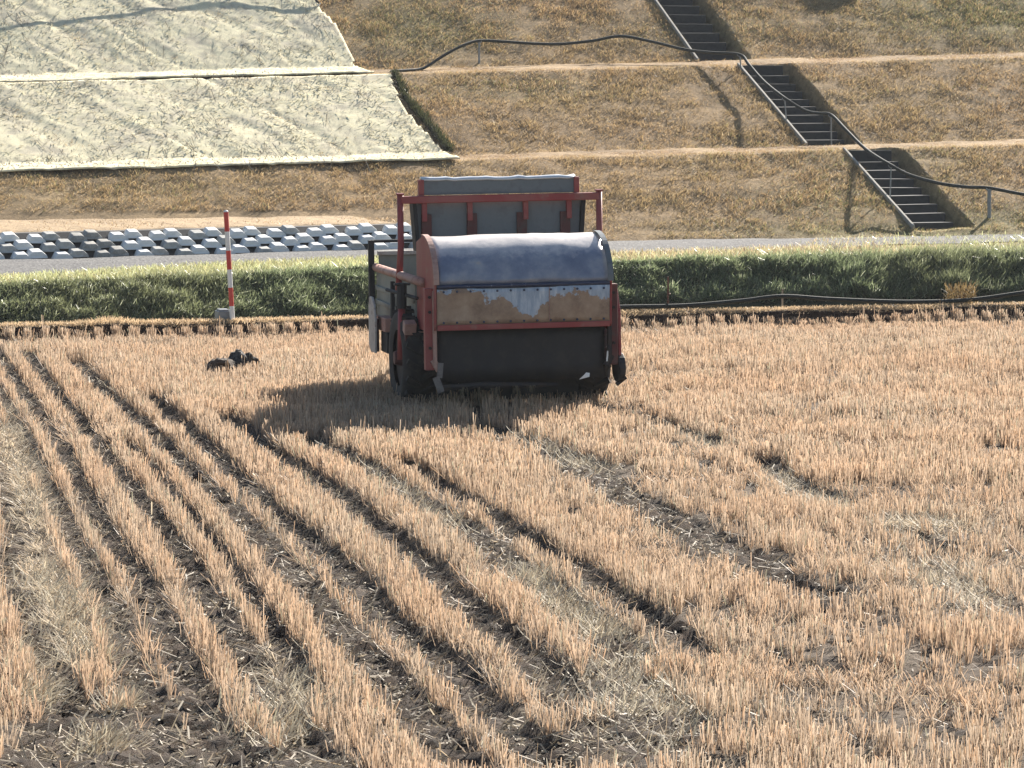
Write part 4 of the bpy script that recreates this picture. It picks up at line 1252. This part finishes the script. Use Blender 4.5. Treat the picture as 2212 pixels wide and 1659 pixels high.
# --- rear hood: curved sheet, end plates, lower peeled panel, red rim
hp = []
for a_ in np.linspace(0, 1, 17):
    ang = math.radians(100 - a_ * 100)      # from the top down to the seam
    hp.append((.24 - .46 * math.sin(math.radians(a_ * 100 - 10)) - .02, .955 + .385 * math.cos(math.radians(max(a_ * 100 - 10, -10)) ) if a_ > 0 else 1.33))
hp = [(.50, 1.275), (.40, 1.305)] + [(.26 - .48 * math.sin(t_), .955 + .375 * math.cos(t_)) for t_ in np.linspace(-.12, math.pi / 2, 15)]
nx = 25
rr = np.random.default_rng(9)
V = np.zeros((nx, len(hp), 3))
for i in range(nx):
    x = -HW + 2 * HW * i / (nx - 1)
    for j, (y, z) in enumerate(hp):
        dent = (vnoise(np.array([x]), np.array([j * .08]), .22, 7)[0] - .5) * .014
        zz_ = z
        if j < 3: zz_ += (vnoise(np.array([x]), np.array([0.]), .12, 8)[0] - .5) * .012
        V[i, j] = (x, y - dent, zz_ + dent)
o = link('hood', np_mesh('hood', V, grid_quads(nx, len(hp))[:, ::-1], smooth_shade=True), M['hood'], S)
m = o.modifiers.new('t', 'SOLIDIFY'); m.thickness = .008
o['label'] = 'curved dark blue steel hood with sunlit highlight coloured into its worn top'
mb = MB()
V2 = []
for i in range(nx):
    x = -HW + 2 * HW * i / (nx - 1)
    w1 = (rr.random() - .5) * .006
    V2.append([(x, -.226 + w1, .962), (x, -.236 + w1, .945), (x, -.224 + w1, .925)])
o = link('seam', np_mesh('seam', np.array(V2), grid_quads(nx, 3)[:, ::-1]), M['seam'], S)
o.modifiers.new('t', 'SOLIDIFY').thickness = .006
V3 = np.zeros((nx, 7, 3))
for i in range(nx):
    x = -HW + 2 * HW * i / (nx - 1)
    for j in range(7):
        f = j / 6
        V3[i, j] = (x, -.222 + .02 * f + (vnoise(np.array([x]), np.array([f]), .3, 12)[0] - .5) * .012, .93 - .30 * f)
o = link('rear_panel', np_mesh('rear_panel', V3, grid_quads(nx, 7)[:, ::-1], smooth_shade=True), M['peeled'], S)
o.modifiers.new('t', 'SOLIDIFY').thickness = .008
o['label'] = 'rear panel with pale blue paint peeling from brown rust'
MB().box((0, -.205, .615), (2 * HW, .035, .045)).build('rim_bar', M['red'], S, bevel=.004)
side_prof = [(.56, .56), (.56, 1.27)] + [(y, z) for y, z in hp[1:]] + [(-.20, .61), (-.12, .56)]
for sgn in (-1, 1):
    mb = MB(); mb.prism(side_prof, sgn * (HW + .004), sgn * (HW + .022))
    mb.build('hood_end_plate', M['red'], S, bevel=.003)
    # folded red edge flange following the curve
    mb = MB()
    for k in range(2, len(hp) - 1):
        (y0, z0), (y1, z1) = hp[k], hp[k + 1]
        mb.add([(sgn * (HW - .015), y0 - .012, z0 + .008), (sgn * (HW + .03), y0 - .012, z0 + .008), (sgn * (HW + .03), y1 - .012, z1 + .008), (sgn * (HW - .015), y1 - .012, z1 + .008)], [(0, 1, 2, 3)] if sgn > 0 else [(3, 2, 1, 0)])
    f_ = mb.build('edge_flange', M['pink'] if sgn < 0 else M['steel_blue'], S)
    f_.modifiers.new('t', 'SOLIDIFY').thickness = .008
    # rear post
    mb = MB(); mb.box((sgn * (HW + .05), -.10, .60), (.075, .07, .66)); mb.build('rear_post', M['red'] if sgn < 0 else M['red_dark'], S, bevel=.006)
    mb = MB(); mb.box((sgn * (HW + .012), -.145, .60), (.03, .05, .62)); mb.box((sgn * (HW + .004), -.150, .31), (.05, .03, .10), Matrix.Rotation(.5 * sgn, 3, 'Y'))
    mb.build('post_flange', M['pink'] if sgn < 0 else M['dark_rust'], S, bevel=.004)
    for k, z in enumerate((.86, .74, .45)):
        mb = MB(); mb.tube([(sgn * (HW + .05), -.135, z), (sgn * (HW + .05), -.155, z)], .013, 6); mb.build('bolt', M['dark_rust'], S)
# rivets along the seam and the rim, a weld seam and a lifting handle on the rear panel
rv = MB(); rv.tube([(0, 0, 0), (0, -.006, 0), (0, -.009, 0)], [.010, .009, .004], 8)
rme = None
for zz_, yy_ in ((.905, -.232), (.655, -.216)):
    for k in range(13):
        x = -.66 + k * .11
        if rme is None:
            q_ = rv.build('rivet', M['seam'], S); rme = q_.data
        else:
            q_ = link('rivet', rme, None, S)
        q_.location = (x, yy_, zz_)
MB().box((.21, -.216, .79), (.005, .014, .27)).build('weld_seam', M['pink'], S)
# --- lifting gate in front of the hood
GY = 1.22; GW = .855; GX = .115
for sgn in (-1, 1):
    gx_ = GX + sgn * GW
    mb = MB(); mb.tube([(gx_, GY, 1.63), (gx_, GY, 1.2), (gx_ - (.03 if sgn < 0 else -.02), GY - .02, .80)], [.027, .027, .030], 10)
    mb.build('gate_post', M['red'], S, smooth_shade=True)
    mb = MB(); mb.box((gx_, GY, 1.635), (.06, .07, .014)); mb.build('post_cap', M['red'], S, bevel=.003)
    mb = MB(); mb.tube([(sgn * .845, .62, .93), (sgn * .85, .62, .72)], .042, 10); mb.build('clamp', M['black'], S)
    mb = MB(); mb.box((sgn * .845, .62, .92), (.13, .07, .018)); mb.build('clamp_plate', M['black'], S, bevel=.003)
    mb = MB(); mb.tube([(sgn * .85, .62, .73), (sgn * .865, .58, .30)], [.030, .034], 10); mb.build('lower_strut', M['red'], S, smooth_shade=True)
mb = MB(); mb.box((GX, GY, 1.585), (2 * GW, .055, .062)); mb.build('gate_bar', M['red'], S, bevel=.008)
mb = MB(); mb.box((GX, GY + .05, 1.68), (1.31, .02, .12)); mb.build('top_board', M['steel_blue'], S, bevel=.003)
V = np.zeros((20, 3, 3))
for i in range(20):
    x = GX - .66 + 1.32 * i / 19
    w_ = (rr.random() - .5) * .014
    V[i] = [(x, GY + .03, 1.737 + w_ * .6), (x, GY + .09, 1.752 + w_), (x, GY + .15, 1.742 + w_)]
o = link('top_lip', np_mesh('top_lip', V, grid_quads(20, 3)[:, ::-1]), M['lip'], S); o.modifiers.new('t', 'SOLIDIFY').thickness = .016
for sgn in (-1, 1):
    mb = MB(); mb.box((GX + sgn * .668, GY + .055, 1.675), (.045, .07, .15)); mb.build('board_end', M['red'], S, bevel=.004)
mb = MB(); mb.box((GX, GY + .075, 1.36), (1.40, .012, .46)); mb.build('gate_panel', M['steel_blue'], S)
for sgn in (-1, 1):
    mb = MB(); mb.box((GX + sgn * .715, GY + .10, 1.36), (.035, .16, .42), Matrix.Rotation(.07 * sgn, 3, 'Y')); mb.build('gate_side', M['black'], S, bevel=.004)
for x in (-.645, -.255, .225, .60):
    mb = MB(); mb.box((GX + x, GY + .035, 1.485), (.042, .05, .17)); mb.build('strap', M['red'], S, bevel=.004)
    mb = MB(); mb.box((GX + x + (.02 if x < 0 else -.03), GY + .05, 1.33), (.085, .035, .26)); mb.build('rib', M['red_dark'], S, bevel=.004)
# --- box body
BL = 2.42
for sgn in (-1, 1):
    xs_ = sgn * .735
    pr = [(.58, .50), (.58, .93), (BL, .93), (BL, .50)]
    mb = MB(); mb.prism(pr, xs_ - .008, xs_ + .008); sp_ = mb.build('side_panel', M['grey_green'], S)
    for z in (.78, .66):
        mb = MB(); mb.prism([(.60, z - .02), (.60, z + .02), (BL - .02, z + .02), (BL - .02, z - .02)], xs_ + sgn * .0085, xs_ + sgn * .028); mb.build('side_rib', M['grey_green'], sp_, bevel=.006)
    mb = MB(); mb.tube([(xs_ + sgn * .01, .2, .955), (xs_ + sgn * .015, 1.2, .955), (xs_ + sgn * .02, BL + .02, .955)], .036, 10); mb.build('side_rail', M['pink'] if sgn < 0 else M['red'], S, smooth_shade=True)
    mb = MB(); mb.prism([(.45, .46), (.45, .54), (BL, .54), (BL, .46)], xs_ - .03, xs_ + .05); mb.build('side_beam', M['pink'] if sgn < 0 else M['red_dark'], S, bevel=.006)
    mb = MB(); mb.box((xs_ + sgn * .055, BL - .02, .86), (.05, .05, .66)); mb.build('front_post', M['black'], S, bevel=.005)
    mb = MB(); mb.box((xs_ + sgn * .04, 1.45, .68), (.035, .05, .42)); mb.build('stake_rib', M['black'] if sgn < 0 else M['red_dark'], S, bevel=.005)
mb = MB(); mb.box((0, BL + .01, .78), (1.44, .016, .56)); mb.build('front_board', M['grey_green'], S)
mb = MB(); mb.box((0, BL, 1.075), (1.46, .05, .035)); mb.build('front_board_edge', M['pale'], S, bevel=.004)
mb = MB(); mb.tube([(-.79, BL - .02, 1.18), (.79, BL - .02, 1.18)], .014, 8); mb.build('front_rail', M['black'], S)
mb = MB(); mb.box((0, BL / 2 + .15, .485), (1.44, BL - .2, .03)); mb.build('floor', M['dark_rust'], S)
for k in range(11):
    mb = MB(); mb.box((0, .35 + k * .19, .507), (1.36, .03, .012)); mb.build('floor_slat', M['dark_rust'], S)
# --- beaters in the dark outlet
mb = MB(); mb.box((0, .52, .84), (1.40, .012, .86)); mb.build('sun_block_plate', M['black'], S)  # added unseen plate, closes the hood front so the outlet stays dark
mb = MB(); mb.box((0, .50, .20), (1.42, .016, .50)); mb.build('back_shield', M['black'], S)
for (y, z, r0) in ((.12, .80, .17), (.16, .36, .16)):
    mb = MB(); mb.tube([(-.69, y, z), (.69, y, z)], .055, 12); be = mb.build('beater_shaft', M['dark_rust'], S)
    for k in range(12):
        x = -.62 + k * 1.24 / 11; a0 = k * .85
        for q in (0, math.pi):
            c_ = (math.cos(a0 + q), math.sin(a0 + q))
            mb = MB(); mb.tube([(x, y + .05 * c_[0], z + .05 * c_[1]), (x + .01, y + r0 * c_[0], z + r0 * c_[1])], [.014, .006], 6); mb.build('tine', M['dark_rust'], be)
V = np.zeros((31, 5, 3))
for i in range(31):
    x = -.69 + 1.38 * i / 30
    for j in range(5):
        V[i, j] = (x, -.115 + .012 * math.sin(i * 1.1) * j / 4 + .01 * rr.random(), .60 - .105 * j - (.02 * rr.random() if j == 4 else 0))
o = link('outlet_shade_sheet', np_mesh('outlet_shade_sheet', V, grid_quads(31, 5)[:, ::-1], smooth_shade=True), M['black'], S)  # added black sheet standing in for the deep shade of the open outlet
o.modifiers.new('t', 'SOLIDIFY').thickness = .006
mb = MB(); mb.tube([(-.66, -.12, .125), (-.30, -.12, .135), (.0, -.11, .125), (.30, -.10, .12)], [.022, .028, .024, .012], 8); mb.build('lower_bar', M['dark_rust'], S)
mb = MB(); mb.box((-.685, -.165, .27), (.045, .012, .12), Matrix.Rotation(.1, 3, 'Y')); mb.box((-.70, -.17, .155), (.055, .012, .13), Matrix.Rotation(-.35, 3, 'Y'))
mb.build('torn_flap', M['flap'], S)['label'] = 'pale torn rubber flap at the left of the outlet'
# straw and dung rags hanging from the lower bar
for k, (x, h_) in enumerate([(-.50, .09), (-.37, .16), (-.22, .10), (-.05, .09), (.08, .06)]):
    nn_ = 26
    a_ = RNG.normal(0, .018, (nn_, 2))
    blades('hanging_straw', np.stack([x + a_[:, 0], -.13 + a_[:, 1] * .6, np.full(nn_, .125)], -1), -RNG.uniform(.3, 1, nn_) * h_, RNG.uniform(.006, .013, nn_), RNG.normal(0, .012, (nn_, 2)), RNG.uniform(0, 6.28, nn_), np.array([.20, .17, .12]) * RNG.uniform(.5, 1.3, nn_)[:, None], M['litter'], seg=1, parent=S)
mb = MB(); mb.add([(.455, -.20, .165), (.54, -.20, .185), (.545, -.19, .215), (.515, -.195, .22), (.50, -.20, .205)], [(0, 1, 2, 3, 4)])
o = mb.build('plastic_scrap', M['white_plastic'], S); o.modifiers.new('t', 'SOLIDIFY').thickness = .006
o['label'] = 'white scrap of plastic caught under the outlet'
mb = MB(); mb.box((.70, -.16, .345), (.012, .012, .085), Matrix.Rotation(.12, 3, 'Y')); mb.build('reflector', M['white_plastic'], S)
# --- right side chain case and lever
pts_ = [(.02 + .14 * math.cos(t_), .24 + .12 * math.sin(t_)) for t_ in np.linspace(0, 2 * math.pi, 17)[:-1]]
mb = MB(); mb.prism([(y - .05, z) for y, z in pts_], .80, .855); mb.build('chain_case', M['black'], S, bevel=.006)
mb = MB(); mb.prism([(-.10, .30), (.30, .34), (.30, .80), (.02, .88), (-.08, .70)], .81, .835); mb.build('chain_guard', M['red'], S, bevel=.004)
mb = MB(); mb.tube([(.80, -.05, .10), (.88, -.05, .16)], .018, 8); mb.build('drive_stub', M['black'], S)
# --- wheels, axle, chassis
for sgn in (-1, 1):
    xw = sgn * .73; yw = .78; R = .33
    w_ = empty('wheel', (xw, yw, .30)); w_.parent = S; w_.scale = (1, 1.22, 1.22)
    prof_ = [(-.13, .19), (-.145, .25), (-.14, .30), (-.10, .325), (0, .332), (.10, .325), (.14, .30), (.145, .25), (.13, .19)]
    nseg = 36
    V = np.array([[(x, r_ * math.cos(2 * math.pi * k / nseg), r_ * math.sin(2 * math.pi * k / nseg)) for x, r_ in prof_] for k in range(nseg + 1)])
    link('tyre', np_mesh('tyre', V, grid_quads(nseg + 1, len(prof_)), smooth_shade=True), M['rubber'], w_)
    mb = MB()
    for k in range(18):
        a_ = 2 * math.pi * k / 18
        for s2 in (-1, 1):
            Mx = Matrix.Rotation(a_ + (.09 if s2 > 0 else -.09), 3, 'X') @ Matrix.Rotation(.5 * s2, 3, 'Z')
            mb.box((s2 * .065, -.335 * math.sin(a_ + .09 * s2), .335 * math.cos(a_ + .09 * s2)), (.13, .035, .03), Mx)
    mb.build('tread', M['rubber'], w_)
    mb = MB(); mb.tube([(-.10, 0, 0), (-.08, 0, 0), (.08, 0, 0), (.10, 0, 0)], [.205, .20, .20, .205], 24); mb.build('rim', M['dark_rust'], w_)
    mb = MB(); mb.tube([(sgn * .09, 0, 0), (sgn * .16, 0, 0)], [.06, .045], 12); mb.build('hub', M['red_dark'], w_)
mb = MB(); mb.tube([(-.68, .78, .30), (.68, .78, .30)], .04, 10); mb.build('axle', M['dark_rust'], S)
for sgn in (-1, 1):
    mb = MB(); mb.box((sgn * .40, 1.35, .425), (.07, 2.1, .09)); mb.build('chassis_beam', M['red_dark'], S, bevel=.006)
# left mudguard pieces and bracket
fp = [(.05 + .46 * math.cos(t_), .30 + .44 * math.sin(t_)) for t_ in np.linspace(.1, 1.1, 9)]
mb = MB()
gp = [(1.62, .27), (1.60, .55), (1.66, .68), (1.75, .74), (1.86, .74), (1.92, .66), (1.92, .32), (1.84, .27)]
mb.prism(gp, -.905, -.885); mb.build('tool_shield', M['pale'], S, bevel=.006)
mb = MB(); mb.box((-.88, 1.77, .42), (.04, .24, .28)); mb.build('shield_bracket', M['red_dark'], S, bevel=.005)
mb = MB(); mb.box((-.80, 1.60, .52), (.10, .34, .12)); mb.build('step_bracket', M['pink'], S, bevel=.008)
mb = MB(); mb.box((-.78, 1.55, .37), (.12, .28, .18)); mb.build('gear_box', M['black'], S, bevel=.012)
mb = MB(); mb.box((-.815, .50, .45), (.085, .12, .30)); mb.build('bracket_post', M['red_dark'], S, bevel=.006)
mb = MB(); mb.box((-.815, .46, .575), (.10, .10, .10), Matrix.Rotation(.3, 3, 'X')); mb.build('bracket_head', M['pink'], S, bevel=.008)
mb = MB(); mb.tube([(-.90, 1.02, .85), (-.77, .35, .82)], .016, 8); mb.build('lever', M['black'], S)
# drawbar and jack
for sgn in (-1, 1):
    mb = MB(); mb.tube([(sgn * .40, BL - .05, .42), (sgn * .05, BL + 1.0, .40)], .035, 8); mb.build('drawbar', M['red_dark'], S)
mb = MB(); mb.tube([(0, BL + .95, .40), (0, BL + 1.25, .40)], [.05, .03], 10); mb.tube([(0, BL + .9, .55), (0, BL + .9, -.08)], .03, 8); mb.box((0, BL + .9, -.08), (.16, .16, .02)); mb.build('jack_stand', M['dark_rust'], S)

# make sure every copy of a mesh keeps its material and finish
print('objects', len(bpy.data.objects), 'tris', sum(len(o.data.polygons) * 2 for o in bpy.data.objects if o.type == 'MESH'))

# ================================================================== HAZE: thin winter air
mb = MB(); mb.box((0, 0, 4.1), (4040, 4040, 13.8))
hz = mb.build('haze', None)
hm = bpy.data.materials.new('haze'); hm.use_nodes = True
hn = hm.node_tree; hn.nodes.remove(hn.nodes['Principled BSDF'])
pv = hn.nodes.new('ShaderNodeVolumePrincipled')
pv.inputs['Color'].default_value = (.92, .95, 1, 1)
pv.inputs['Density'].default_value = .00026
hn.links.new(pv.outputs[0], hn.nodes['Material Output'].inputs['Volume'])
hz.data.materials.append(hm)
tag(hz, 'thin pale haze in the winter air over the field', kind='stuff')
